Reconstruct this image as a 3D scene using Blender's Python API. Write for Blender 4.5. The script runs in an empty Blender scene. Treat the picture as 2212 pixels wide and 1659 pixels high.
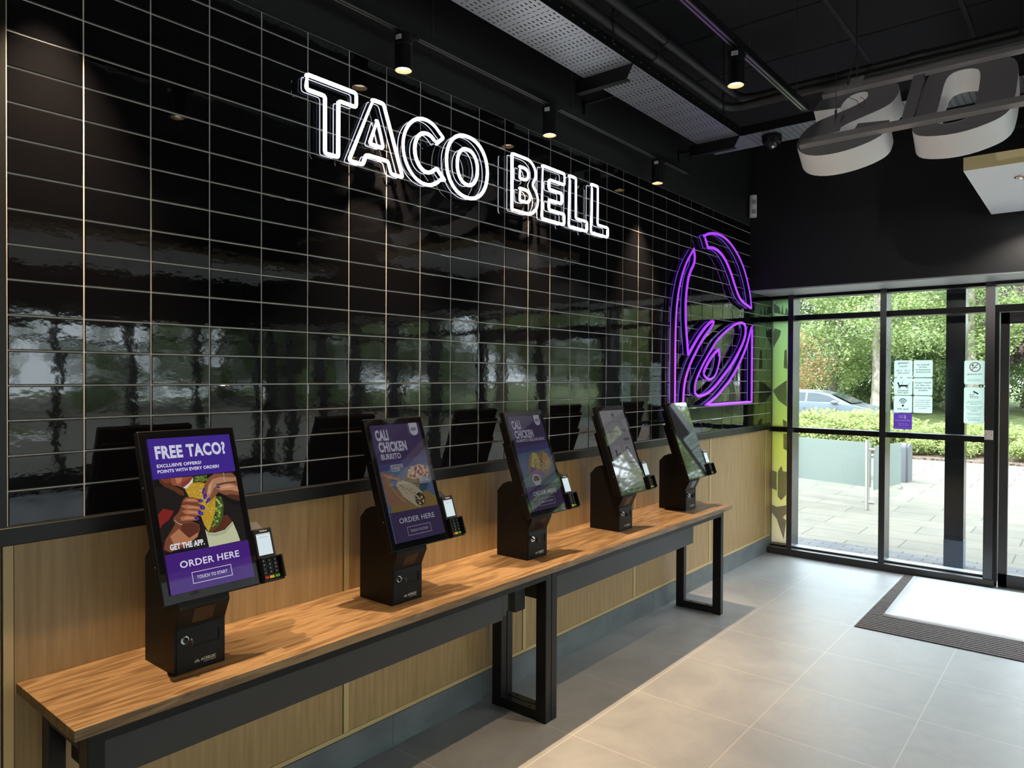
import bpy, bmesh, math, random
from mathutils import Vector, Matrix
random.seed(7)
C = bpy.context.scene.collection
SC = bpy.context.scene
PI = math.pi

# ------------------------------------------------------------------ camera, sky, exposure
F_PX = 1542.15
yaw, pitch, roll = 0.6879, -0.0109, 0.0048
fw = Vector((-math.sin(yaw)*math.cos(pitch), math.cos(yaw)*math.cos(pitch), math.sin(pitch)))
rt = fw.cross(Vector((0, 0, 1))).normalized(); up = rt.cross(fw)
r2 = math.cos(roll)*rt + math.sin(roll)*up; u2 = -math.sin(roll)*rt + math.cos(roll)*up
cam = bpy.data.cameras.new('camera'); co = bpy.data.objects.new('camera', cam); C.objects.link(co)
cam.sensor_fit = 'HORIZONTAL'; cam.sensor_width = 36; cam.lens = F_PX/2212*36
cam.clip_start = .05; cam.clip_end = 300
m = Matrix((r2, u2, -fw)).transposed().to_4x4(); m.translation = (2.4258, -0.6646, 1.6572)
co.matrix_world = m; SC.camera = co

w = bpy.data.worlds.new('sky'); SC.world = w; w.use_nodes = True
wn = w.node_tree.nodes; wl = w.node_tree.links
bg = wn['Background']
tc = wn.new('ShaderNodeTexCoord'); sep = wn.new('ShaderNodeSeparateXYZ'); wl.new(tc.outputs['Generated'], sep.inputs[0])
cr = wn.new('ShaderNodeValToRGB'); wl.new(sep.outputs['Z'], cr.inputs[0])
cr.color_ramp.elements[0].position = 0.0; cr.color_ramp.elements[0].color = (.80, .88, .97, 1)
cr.color_ramp.elements[1].position = .7; cr.color_ramp.elements[1].color = (.78, .88, 1.0, 1)
wl.new(cr.outputs[0], bg.inputs[0]); bg.inputs[1].default_value = 8.4

sun = bpy.data.lights.new('sun', 'SUN'); so = bpy.data.objects.new('sun', sun); C.objects.link(so)
sun.energy = 1.0; sun.angle = math.radians(25); sun.color = (1, .95, .86)
so.rotation_euler = (math.radians(38), 0, math.radians(35))     # high, from behind the building

SC.view_settings.view_transform = 'Standard'
SC.view_settings.look = 'None'; SC.view_settings.exposure = 0.25; SC.view_settings.gamma = 1
SC.view_settings.use_curve_mapping = False

WARM = (1, .72, .45)
def lamp_spot(name, loc, energy, color=WARM, cone=100, blend=.55, r=.02):
    l = bpy.data.lights.new(name, 'SPOT'); o = bpy.data.objects.new(name, l); C.objects.link(o)
    l.energy = energy; l.color = color; l.spot_size = math.radians(cone); l.spot_blend = blend; l.shadow_soft_size = r
    o.location = loc
    return o

# ------------------------------------------------------------------ helpers
def tag(o, label=None, cat=None, group=None, kind=None):
    if label: o['label'] = label
    if cat: o['category'] = cat
    if group: o['group'] = group
    if kind: o['kind'] = kind
    return o
def empty(name, loc, label, cat, group=None):
    o = bpy.data.objects.new(name, None); C.objects.link(o); o.location = loc; o.empty_display_size = .05
    return tag(o, label, cat, group)
def wloc(o):
    v = Vector((0, 0, 0))
    while o: v = v + o.location; o = o.parent
    return v
class MB:
    def __init__(s): s.v = []; s.f = []; s.m = []
    def add(s, vs, fs, mi=0):
        b = len(s.v); s.v += [Vector(v) for v in vs]; s.f += [[b+i for i in f] for f in fs]; s.m += [mi]*len(fs); return s
    def box(s, a, b, mi=0):
        x0, y0, z0 = a; x1, y1, z1 = b
        return s.add([(x0,y0,z0),(x1,y0,z0),(x1,y1,z0),(x0,y1,z0),(x0,y0,z1),(x1,y0,z1),(x1,y1,z1),(x0,y1,z1)],
                     [(0,3,2,1),(4,5,6,7),(0,1,5,4),(1,2,6,5),(2,3,7,6),(3,0,4,7)], mi)
    def hexa(s, pts, mi=0):     # 8 corners: bottom 4, top 4
        return s.add(pts, [(0,3,2,1),(4,5,6,7),(0,1,5,4),(1,2,6,5),(2,3,7,6),(3,0,4,7)], mi)
    def prism(s, pa, pb, mi=0, caps=True, side=None):   # two matching loops of 3d points
        n = len(pa); b = len(s.v); s.v += [Vector(p) for p in pa] + [Vector(p) for p in pb]
        if caps:
            s.f.append([b+i for i in reversed(range(n))]); s.m.append(mi)
            s.f.append([b+n+i for i in range(n)]); s.m.append(mi)
        for i in range(n):
            j = (i+1) % n; s.f.append([b+i, b+j, b+n+j, b+n+i]); s.m.append(mi if side is None else side)
        return s
    def cyl(s, p, q, r, n=16, mi=0, r2=None, caps=True):
        p = Vector(p); q = Vector(q); d = (q-p).normalized()
        a = d.orthogonal().normalized(); c = d.cross(a)
        r2 = r if r2 is None else r2
        L0 = [p + r*(math.cos(2*PI*i/n)*a + math.sin(2*PI*i/n)*c) for i in range(n)]
        L1 = [q + r2*(math.cos(2*PI*i/n)*a + math.sin(2*PI*i/n)*c) for i in range(n)]
        return s.prism(L0, L1, mi, caps)
    def lathe(s, o, prof, n=24, mi=0):   # profile (r,z) about vertical axis at o
        o = Vector(o); b = len(s.v)
        for r, z in prof:
            for i in range(n): s.v.append(o + Vector((r*math.cos(2*PI*i/n), r*math.sin(2*PI*i/n), z)))
        for k in range(len(prof)-1):
            for i in range(n):
                j = (i+1) % n; s.f.append([b+k*n+i, b+k*n+j, b+(k+1)*n+j, b+(k+1)*n+i]); s.m.append(mi)
        return s
    def tube(s, pts, r, closed=False, n=8, mi=0):
        pts = [Vector(p) for p in pts]; N = len(pts); b = len(s.v)
        prev = None
        for i, p in enumerate(pts):
            if closed: t = (pts[(i+1) % N]-p).normalized() + (p-pts[i-1]).normalized()
            else: t = (pts[min(i+1, N-1)]-pts[max(i-1, 0)])
            t = t.normalized()
            if prev is None: a = t.orthogonal().normalized()
            else:
                a = prev - t*prev.dot(t)
                a = a.normalized() if a.length > 1e-6 else t.orthogonal().normalized()
            prev = a; c = t.cross(a)
            sc = 1.0
            for k in range(n):
                s.v.append(p + r*sc*(math.cos(2*PI*k/n)*a + math.sin(2*PI*k/n)*c))
        M = N if closed else N-1
        for i in range(M):
            j = (i+1) % N
            for k in range(n):
                l = (k+1) % n; s.f.append([b+i*n+k, b+i*n+l, b+j*n+l, b+j*n+k]); s.m.append(mi)
        if not closed:
            s.f.append([b+k for k in reversed(range(n))]); s.m.append(mi)
            s.f.append([b+(N-1)*n+k for k in range(n)]); s.m.append(mi)
        return s
    def dark_back(s, mi=1, lim=.12):     # faces looking back at the wall are the opaque channel of the neon flex
        for k, f in enumerate(s.f):
            a, b, c = (s.v[i] for i in f[:3])
            n = (b-a).cross(c-a)
            if n.length > 0 and n.normalized().x < lim: s.m[k] = mi
        return s
    def poly(s, pts, mi=0): return s.add(pts, [list(range(len(pts)))], mi)
    def sphere(s, c, r, n=12, mi=0, sc=(1,1,1)):
        prof = [(r*math.sin(PI*i/n), -r*math.cos(PI*i/n)) for i in range(n+1)]
        b = len(s.v); s.lathe((0,0,0), [(max(a, 1e-5), z) for a, z in prof], 2*n, mi)
        for i in range(b, len(s.v)):
            v = s.v[i]; s.v[i] = Vector((c[0]+v.x*sc[0], c[1]+v.y*sc[1], c[2]+v.z*sc[2]))
        return s
def link(name, mb, mats, parent=None, smooth=30, bevel=None, top=False, merge=False):
    me = bpy.data.meshes.new(name)
    if not isinstance(mats, (list, tuple)): mats = [mats]
    if parent is not None: o0 = wloc(parent)
    elif top:
        xs = [v.x for v in mb.v]; ys = [v.y for v in mb.v]; zs = [v.z for v in mb.v]
        o0 = Vector(((min(xs)+max(xs))/2, (min(ys)+max(ys))/2, min(zs)))
    else: o0 = Vector((0, 0, 0))
    me.from_pydata([tuple(v-o0) for v in mb.v], [], mb.f)
    for mt in mats: me.materials.append(mt)
    me.polygons.foreach_set('material_index', mb.m)
    me.validate()
    if smooth:
        me.polygons.foreach_set('use_smooth', [True]*len(me.polygons)); me.set_sharp_from_angle(angle=math.radians(smooth))
    me.update()
    o = bpy.data.objects.new(name, me); C.objects.link(o)
    if parent is not None: o.parent = parent
    else: o.location = o0
    if bevel:
        b = o.modifiers.new('bevel', 'BEVEL'); b.width = bevel; b.segments = 2; b.limit_method = 'ANGLE'; b.angle_limit = math.radians(40)
    return o
def struct(name, mb, mats, parent=None, **k):
    o = link(name, mb, mats, parent, **k)
    o['kind'] = 'structure'
    return o
def thing(name, mb, mats, label, cat, group=None, **k):
    return tag(link(name, mb, mats, top=True, **k), label, cat, group)

# ------------------------------------------------------------------ materials
def mat(name, base, rough=.5, metal=0, spec=.5, emit=None, es=1, alpha=None):
    m = bpy.data.materials.new(name); m.use_nodes = True
    b = m.node_tree.nodes['Principled BSDF']
    b.inputs['Base Color'].default_value = (*base, 1); b.inputs['Roughness'].default_value = rough
    b.inputs['Metallic'].default_value = metal; b.inputs['Specular IOR Level'].default_value = spec
    if emit: b.inputs['Emission Color'].default_value = (*emit, 1); b.inputs['Emission Strength'].default_value = es
    return m
def N(m, t, **k):
    n = m.node_tree.nodes.new(t)
    for a, v in k.items(): setattr(n, a, v)
    return n
def L(m, a, b): m.node_tree.links.new(a, b)
def P(m): return m.node_tree.nodes['Principled BSDF']
def noise_color(m, scale, c1, c2, mscale=(1,1,1), detail=4, lo=.35, hi=.65, coord='Object', dist=0, bump=0, bdist=.01, rough=None):
    tc = N(m, 'ShaderNodeTexCoord'); mp = N(m, 'ShaderNodeMapping'); nz = N(m, 'ShaderNodeTexNoise'); cr = N(m, 'ShaderNodeValToRGB')
    mp.inputs['Scale'].default_value = mscale
    nz.inputs['Scale'].default_value = scale; nz.inputs['Detail'].default_value = detail; nz.inputs['Distortion'].default_value = dist
    if coord == 'World':
        g = N(m, 'ShaderNodeNewGeometry'); L(m, g.outputs['Position'], mp.inputs[0])
    else: L(m, tc.outputs[coord], mp.inputs[0])
    L(m, mp.outputs[0], nz.inputs['Vector']); L(m, nz.outputs['Fac'], cr.inputs[0])
    e = cr.color_ramp.elements; e[0].position = lo; e[1].position = hi; e[0].color = (*c1, 1); e[1].color = (*c2, 1)
    L(m, cr.outputs[0], P(m).inputs['Base Color'])
    if bump:
        bp = N(m, 'ShaderNodeBump'); bp.inputs['Strength'].default_value = bump; bp.inputs['Distance'].default_value = bdist
        L(m, nz.outputs['Fac'], bp.inputs['Height']); L(m, bp.outputs[0], P(m).inputs['Normal'])
    return nz, cr
def srgb(r, g, b):
    f = lambda c: ((c/255+.055)/1.055)**2.4 if c > 10.3 else c/255/12.92
    return (f(r), f(g), f(b))

blackpaint = mat('black_wall_paint', (.012, .012, .013), .6)
ceilpaint = mat('black_ceiling', (.026, .026, .028), .75)
blackmetal = mat('black_powder_coat', (.004, .004, .0045), .46, spec=.25)
satin = mat('satin_black_aluminium', (.007, .007, .0075), .36, spec=.28)
darkgrey = mat('dark_grey_steel', (.035, .034, .036), .45)
tilem = mat('glazed_black_tile', (.004, .004, .005), .035, spec=.5)
def _tile():
    m = tilem
    g = N(m, 'ShaderNodeNewGeometry'); mp = N(m, 'ShaderNodeMapping'); mp.inputs['Scale'].default_value = (1, 1, 1.6)
    n1 = N(m, 'ShaderNodeTexNoise'); n1.inputs['Scale'].default_value = 11; n1.inputs['Detail'].default_value = 2
    n2 = N(m, 'ShaderNodeTexNoise'); n2.inputs['Scale'].default_value = 70; n2.inputs['Detail'].default_value = 1
    mx = N(m, 'ShaderNodeMath', operation='MULTIPLY_ADD'); mx.inputs[1].default_value = .10
    L(m, g.outputs['Position'], mp.inputs[0]); L(m, mp.outputs[0], n1.inputs['Vector']); L(m, mp.outputs[0], n2.inputs['Vector'])
    L(m, n2.outputs['Fac'], mx.inputs[0]); L(m, n1.outputs['Fac'], mx.inputs[2])
    b = N(m, 'ShaderNodeBump'); b.inputs['Strength'].default_value = .12; b.inputs['Distance'].default_value = .0025
    L(m, mx.outputs[0], b.inputs['Height']); L(m, b.outputs[0], P(m).inputs['Normal'])
_tile()
grout = mat('grey_grout', (.60, .56, .52), .8)
oakpanel = mat('oak_veneer_panel', (.5, .36, .2), .42)
noise_color(oakpanel, 3.5, (.30, .180, .072), (.42, .270, .120), (14, 14, .9), 6, .3, .7, bump=.04, bdist=.002)
batten = mat('pale_oak_batten', (.52, .38, .17), .5)
oaktop = mat('oak_worktop', (.3, .17, .07), .38)
def _oak():
    m = oaktop
    tc = N(m, 'ShaderNodeNewGeometry'); mp = N(m, 'ShaderNodeMapping'); mp.inputs['Scale'].default_value = (9, .9, 9)
    n1 = N(m, 'ShaderNodeTexNoise'); n1.inputs['Scale'].default_value = 2.2; n1.inputs['Detail'].default_value = 5; n1.inputs['Distortion'].default_value = .9
    wv = N(m, 'ShaderNodeMath', operation='MULTIPLY'); wv.inputs[1].default_value = 26
    sn = N(m, 'ShaderNodeMath', operation='SINE')
    mp2 = N(m, 'ShaderNodeMapping'); mp2.inputs['Scale'].default_value = (60, 2.5, 60)
    n2 = N(m, 'ShaderNodeTexNoise'); n2.inputs['Scale'].default_value = 3; n2.inputs['Detail'].default_value = 3
    cr = N(m, 'ShaderNodeValToRGB'); e = cr.color_ramp.elements
    e[0].color = (.105, .055, .022, 1); e[1].color = (.285, .178, .085, 1); e[0].position = .15; e[1].position = .75
    L(m, tc.outputs['Position'], mp.inputs[0]); L(m, tc.outputs['Position'], mp2.inputs[0])
    L(m, mp.outputs[0], n1.inputs['Vector']); L(m, mp2.outputs[0], n2.inputs['Vector'])
    L(m, n1.outputs['Fac'], wv.inputs[0]); L(m, wv.outputs[0], sn.inputs[0])
    ma = N(m, 'ShaderNodeMath', operation='MULTIPLY_ADD'); ma.inputs[1].default_value = .2; L(m, sn.outputs[0], ma.inputs[0]); L(m, n2.outputs['Fac'], ma.inputs[2])
    L(m, ma.outputs[0], cr.inputs[0]); L(m, cr.outputs[0], P(m).inputs['Base Color'])
    b = N(m, 'ShaderNodeBump'); b.inputs['Strength'].default_value = .08; b.inputs['Distance'].default_value = .002
    L(m, ma.outputs[0], b.inputs['Height']); L(m, b.outputs[0], P(m).inputs['Normal'])
_oak()
skirt = mat('grey_porcelain', (.115, .125, .13), .5)
noise_color(skirt, 4, (.10, .11, .115), (.15, .16, .165), (1, 1, 2), 5)
floorm = mat('grey_floor_tile', (.3, .3, .3), .42)
def _floor():
    m = floorm
    g = N(m, 'ShaderNodeNewGeometry'); mp = N(m, 'ShaderNodeMapping'); mp.inputs['Location'].default_value = (-.5655, -2.0535, 0)
    br = N(m, 'ShaderNodeTexBrick'); br.offset = 0; br.squash = 1
    br.inputs['Scale'].default_value = 1; br.inputs['Mortar Size'].default_value = .0022; br.inputs['Mortar Smooth'].default_value = .1
    br.inputs['Brick Width'].default_value = .6016; br.inputs['Row Height'].default_value = .6016
    n1 = N(m, 'ShaderNodeTexNoise'); n1.inputs['Scale'].default_value = 2.6; n1.inputs['Detail'].default_value = 7; n1.inputs['Roughness'].default_value = .65; n1.inputs['Distortion'].default_value = .6
    cr = N(m, 'ShaderNodeValToRGB'); e = cr.color_ramp.elements; e[0].position = .3; e[1].position = .72
    e[0].color = (.235, .24, .242, 1); e[1].color = (.34, .345, .345, 1)
    L(m, g.outputs['Position'], mp.inputs[0]); L(m, mp.outputs[0], br.inputs['Vector']); L(m, g.outputs['Position'], n1.inputs['Vector'])
    L(m, n1.outputs['Fac'], cr.inputs[0]); L(m, cr.outputs[0], br.inputs['Color1']); L(m, cr.outputs[0], br.inputs['Color2'])
    br.inputs['Mortar'].default_value = (.46, .43, .39, 1)
    L(m, br.outputs['Color'], P(m).inputs['Base Color'])
    n3 = N(m, 'ShaderNodeMapRange'); n3.inputs[3].default_value = .34; n3.inputs[4].default_value = .5
    L(m, n1.outputs['Fac'], n3.inputs[0]); L(m, n3.outputs[0], P(m).inputs['Roughness'])
_floor()
neonw = mat('white_neon_tube', (1, 1, 1), .4, emit=(.93, .97, 1), es=7)
neonp = mat('violet_neon_tube', (.3, .05, .6), .4, emit=(.36, .040, .95), es=.95)
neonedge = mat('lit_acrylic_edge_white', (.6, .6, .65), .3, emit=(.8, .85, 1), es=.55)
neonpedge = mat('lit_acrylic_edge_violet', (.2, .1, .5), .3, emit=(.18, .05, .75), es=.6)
neonside = mat('dark_violet_channel', (.012, .006, .03), .4)
chrome = mat('chrome', (.8, .8, .8), .12, 1)
steel = mat('brushed_stainless', (.55, .54, .50), .3, 1)
galv = mat('galvanised_steel', (.33, .35, .38), .45, .6)
slotm = mat('slot_shadow', (.004, .004, .005), .9)
white = mat('white_lacquer', (.90, .88, .86), .25)
whitep = mat('white_plaster', (.95, .95, .95), .7)
cream = mat('cream_edge', (.92, .74, .38), .6)
plastic = mat('white_plastic', (.85, .83, .82), .4)
screenglass = mat('black_screen_glass', (.004, .004, .005), .03, spec=1.0)
rubber = mat('black_rubber', (.01, .01, .01), .5)
bronze = mat('bronze_reflector', (.42, .30, .19), .4)
lens = mat('warm_lamp_lens', (1, .9, .7), .4, emit=(1, .88, .66), es=9)
lettergrey = mat('grey_letter_back', (.22, .205, .22), .55)
railgrey = mat('grey_rail', (.32, .30, .295), .38)
sticker = mat('white_sticker', (.6, .6, .6), .5)
ink = mat('black_ink', (.02, .025, .03), .6)
def glassmat(name, tint, f=1.0, ior=1.45, rough=0.0):
    m = bpy.data.materials.new(name); m.use_nodes = True; nt = m.node_tree; nt.nodes.remove(nt.nodes['Principled BSDF'])
    out = nt.nodes['Material Output']
    t = N(m, 'ShaderNodeBsdfTransparent'); t.inputs[0].default_value = (*tint, 1)
    gl = N(m, 'ShaderNodeBsdfGlossy'); gl.inputs['Roughness'].default_value = rough
    fr = N(m, 'ShaderNodeFresnel'); fr.inputs[0].default_value = ior
    ge = N(m, 'ShaderNodeNewGeometry'); iv = N(m, 'ShaderNodeMath', operation='SUBTRACT'); iv.inputs[0].default_value = 1; L(m, ge.outputs['Backfacing'], iv.inputs[1])
    mu = N(m, 'ShaderNodeMath', operation='MULTIPLY'); L(m, fr.outputs[0], mu.inputs[0]); L(m, iv.outputs[0], mu.inputs[1])
    mx = N(m, 'ShaderNodeMixShader'); L(m, mu.outputs[0], mx.inputs[0]); L(m, t.outputs[0], mx.inputs[1]); L(m, gl.outputs[0], mx.inputs[2])
    L(m, mx.outputs[0], out.inputs[0]); return m
glass = glassmat('window_glass', (.95, .975, .96))
clear = glassmat('clear_acrylic', (.97, .97, .98), ior=1.2)
def translucent(name, col, tr=.5, tcol=None):
    m = bpy.data.materials.new(name); m.use_nodes = True; nt = m.node_tree; nt.nodes.remove(nt.nodes['Principled BSDF'])
    out = nt.nodes['Material Output']
    d = N(m, 'ShaderNodeBsdfDiffuse'); d.inputs[0].default_value = (*col, 1)
    t = N(m, 'ShaderNodeBsdfTranslucent'); t.inputs[0].default_value = (*(tcol or col), 1)
    mx = N(m, 'ShaderNodeMixShader'); mx.inputs[0].default_value = tr
    L(m, d.outputs[0], mx.inputs[1]); L(m, t.outputs[0], mx.inputs[2]); L(m, mx.outputs[0], out.inputs[0])
    return m
mint = translucent('mint_white_vinyl', (.80, .88, .83), .6)
purplev = translucent('purple_vinyl', (.32, .16, .62), .5)
def frosted(name, tint, k):
    m = bpy.data.materials.new(name); m.use_nodes = True; nt = m.node_tree; nt.nodes.remove(nt.nodes['Principled BSDF'])
    out = nt.nodes['Material Output']
    d = N(m, 'ShaderNodeBsdfDiffuse'); d.inputs[0].default_value = (*tint, 1)
    t = N(m, 'ShaderNodeBsdfTransparent'); t.inputs[0].default_value = (.9, .97, .93, 1)
    tl = N(m, 'ShaderNodeBsdfTranslucent'); tl.inputs[0].default_value = (*tint, 1)
    a = N(m, 'ShaderNodeMixShader'); a.inputs[0].default_value = .5; L(m, d.outputs[0], a.inputs[1]); L(m, tl.outputs[0], a.inputs[2])
    b = N(m, 'ShaderNodeMixShader'); b.inputs[0].default_value = k; L(m, a.outputs[0], b.inputs[1]); L(m, t.outputs[0], b.inputs[2])
    L(m, b.outputs[0], out.inputs[0]); return m
frost = frosted('frosted_glass', (.30, .335, .305), .10)
def leafmat(name, cols, tr=.35):
    m = bpy.data.materials.new(name); m.use_nodes = True; nt = m.node_tree; nt.nodes.remove(nt.nodes['Principled BSDF'])
    out = nt.nodes['Material Output']
    g = N(m, 'ShaderNodeNewGeometry'); cr = N(m, 'ShaderNodeValToRGB'); L(m, g.outputs['Random Per Island'], cr.inputs[0])
    e = cr.color_ramp.elements
    while len(e) < len(cols): e.new(.5)
    for i, c in enumerate(cols): e[i].position = i/(len(cols)-1); e[i].color = (*c, 1)
    d = N(m, 'ShaderNodeBsdfDiffuse'); t = N(m, 'ShaderNodeBsdfTranslucent'); mx = N(m, 'ShaderNodeMixShader'); mx.inputs[0].default_value = tr
    L(m, cr.outputs[0], d.inputs[0]); L(m, cr.outputs[0], t.inputs[0]); L(m, d.outputs[0], mx.inputs[1]); L(m, t.outputs[0], mx.inputs[2])
    L(m, mx.outputs[0], out.inputs[0]); return m
leafA = leafmat('tree_leaf', [(0.194, 0.267, 0.098), (0.307, 0.381, 0.155), (0.385, 0.456, 0.203), (0.473, 0.518, 0.266)], .45)
leafB = leafmat('dark_leaf', [(0.148, 0.216, 0.096), (0.246, 0.332, 0.157), (0.337, 0.418, 0.207), (0.445, 0.508, 0.269)], .45)
leafH = leafmat('hedge_leaf', [(0.181, 0.244, 0.079), (0.278, 0.334, 0.121), (0.360, 0.403, 0.167), (0.442, 0.398, 0.183)], .4)
leafR = leafmat('rowan_leaf', [(0.200, 0.304, 0.112), (0.496, 0.192, 0.128), (0.320, 0.368, 0.144), (0.528, 0.288, 0.208)])
leafP = leafmat('plum_leaf', [(0.198, 0.109, 0.149), (0.297, 0.188, 0.238), (0.356, 0.267, 0.277)])
bark = mat('bark', (.26, .21, .15), .9); noise_color(bark, 8, (.08, .065, .045), (.21, .175, .125), (1, 1, .3), 6, bump=.5)
birch = mat('pale_bark', (.4, .34, .26), .9); noise_color(birch, 7, (.15, .125, .09), (.34, .30, .24), (1, 1, .6), 6)

_txt = {}
def text_shape(s, bold=.0, spacing=1.0):
    k = (s, bold, spacing)
    if k in _txt: return _txt[k]
    cu = bpy.data.curves.new('t', 'FONT'); cu.body = s; cu.size = 1; cu.offset = bold; cu.space_character = spacing; cu.resolution_u = 3
    cu.fill_mode = 'FRONT'
    o = bpy.data.objects.new('t', cu); C.objects.link(o)
    dg = bpy.context.evaluated_depsgraph_get(); dg.update()
    me = bpy.data.meshes.new_from_object(o.evaluated_get(dg))
    vs = [(v.co.x, v.co.y) for v in me.vertices]; fs = [list(p.vertices) for p in me.polygons]
    bpy.data.objects.remove(o); bpy.data.curves.remove(cu); bpy.data.meshes.remove(me)
    x0 = min(v[0] for v in vs); x1 = max(v[0] for v in vs); y0 = min(v[1] for v in vs); y1 = max(v[1] for v in vs)
    _txt[k] = ([((a-x0)/(x1-x0), (b-y0)/(y1-y0)) for a, b in vs], fs, (x1-x0)/(y1-y0))
    return _txt[k]
def put_text(mb, fr, s, box, mi, bold=.02, spacing=1.0, layer=2, fit=True, center=False):
    """fr(u,v,w) maps to 3d; box = (u0,v0,u1,v1). fit=False keeps the letter proportions inside the box height"""
    vs, fs, asp = text_shape(s, bold, spacing)
    u0, v0, u1, v1 = box
    mb.add([fr(u0+(u1-u0)*a, v0+(v1-v0)*b, layer) for a, b in vs], fs, mi)

# ------------------------------------------------------------------ the room shell
RX, RY0, BH, WY, CZ = 8.6, -4.0, 5.645, 6.26, 3.83
struct('floor', MB().box((-.15, RY0, -.1), (RX, 6.32, 0)), floorm, smooth=0)
cl = struct('ceiling', MB().box((-.15, RY0, CZ), (RX+.1, 6.4, CZ+.1)), ceilpaint, smooth=0)
mb = MB()
for i in range(-1, 13):
    xx = 1.19+.6*(i-1)
    mb.box((xx-.012, RY0, CZ-.006), (xx+.012, BH, CZ+.002))
struct('ceiling_grid', mb, mat('black_grid_bar', (.05, .05, .053), .5), cl, smooth=0)
mb = MB()
for i in range(-13, 4):
    yy = 3.66+.6*i
    mb.box((0, yy-.004, CZ-.003), (RX, yy+.004, CZ+.002))
struct('ceiling_joint', mb, mat('black_joint', (.004, .004, .004), .9), cl, smooth=0)
wl_ = struct('wall_left', MB().box((-.2, RY0, -.05), (-.006, 6.4, CZ+.05)), blackpaint, smooth=0)
# tiling: stacked glazed tiles, 202 x 102 mm pitch
U = .202; H0 = .505*U; Z0 = 13.0844*U; JT = .0045
mb = MB(); mg = MB()
mg.box((-.0055, -.004, 1.216), (-.0028, 6.2, 2.435)); mg.box((-.0055, -.004, 2.435), (-.0028, BH, 3.012))
rnd = random.Random(3)
for c in range(0, 31):
    for r in range(-4, 14):
        y0 = c*U+JT/2; y1 = (c+1)*U-JT/2; z1 = Z0-r*H0-JT/2; z0 = Z0-(r+1)*H0+JT/2
        if r == -4: z1 = 3.010
        if z0 < 1.2: z0 = 1.218
        if c >= 28 and z1 > 2.43:
            if z0 > 2.40: continue
            z1 = 2.433
        if c == 27 and z0 > 2.43: y1 = min(y1, BH)
        if c == 30: y1 = 6.2
        b = .0022; t = [rnd.uniform(-.0004, .0004) for _ in range(3)]
        f = lambda y, z: (0 + t[0]*.5 + t[1]*((y-y0)/(y1-y0)-.5) + t[2]*((z-z0)/(z1-z0)-.5)*1.0, y, z)
        A = [f(y0+b, z0+b), f(y1-b, z0+b), f(y1-b, z1-b), f(y0+b, z1-b)]
        B = [(-.0016, y0, z0), (-.0016, y1, z0), (-.0016, y1, z1), (-.0016, y0, z1)]
        D = [(-.006, y0, z0), (-.006, y1, z0), (-.006, y1, z1), (-.006, y0, z1)]
        mb.add(A+B+D, [(0,1,2,3)]+[(4+i, 4+(i+1) % 4, (i+1) % 4, i) for i in range(4)]+[(8+i, 8+(i+1) % 4, 4+(i+1) % 4, 4+i) for i in range(4)])
struct('tiling', mb, tilem, wl_, smooth=0)
struct('grout', mg, grout, wl_, smooth=0)
# oak dado panels with pale battens
ys = [-1.2, 0.0, 1.2, 2.402, 3.604, 4.82, 6.06]
for i, y in enumerate(ys):
    e = ys[i+1] if i+1 < len(ys) else 6.24
    if e-y > .1: struct('wood_panel', MB().box((-.02, y+.016, .160), (0, e-.018, 1.163)), oakpanel, wl_, smooth=0)
    struct('wood_batten', MB().box((-.02, y-.012, .160), (.002, y+.0135, 1.163)), batten, wl_, smooth=0)
struct('wood_batten', MB().box((-.02, RY0, .142), (.004, 6.2, .160)), batten, wl_, smooth=0)
struct('trim_1', MB().box((-.01, RY0, 1.163), (.020, 6.18, 1.2155)), satin, bevel=.003)
struct('trim_2', MB().box((-.01, -.036, 1.2155), (.010, -.004, CZ)), satin, smooth=0)
bs = struct('baseboard_left', MB().box((-.01, RY0, 0), (.006, 6.2, .142)), grout, smooth=0)
jy = [-1.6, -.98, -.36, .25, .85, 1.451, 2.055, 2.657, 3.259, 3.861, 4.465, 5.08, 5.691, 6.2]
for i in range(len(jy)-1):
    struct('skirting_tile', MB().box((0, jy[i]+.001, .003), (.010, jy[i+1]-.001, .142)), skirt, bs, smooth=0)
# bulkhead above the shop front, its soffit and the other walls
struct('wall_front', MB().box((-.1, BH, 2.435), (RX, 6.4, CZ+.05)), blackpaint, smooth=0)
struct('trim_3', MB().box((0, BH-.004, 3.05), (RX, BH+.01, CZ)), blackpaint, smooth=0)
struct('trim_4', MB().box((0, BH+.005, 2.424), (RX, 6.14, 2.436)), mat('grey_soffit', (.45, .46, .47), .45), smooth=0)
struct('wall_back', MB().box((-.2, RY0-.15, 0), (RX+.1, RY0, CZ)), mat('dark_back_wall', (.05, .045, .05), .6), smooth=0)
struct('wall_right', MB().box((RX, RY0, 2.43), (RX+.15, 6.4, CZ)).box((RX, RY0, 0), (RX+.15, 6.4, .25)), blackpaint, smooth=0)

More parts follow.
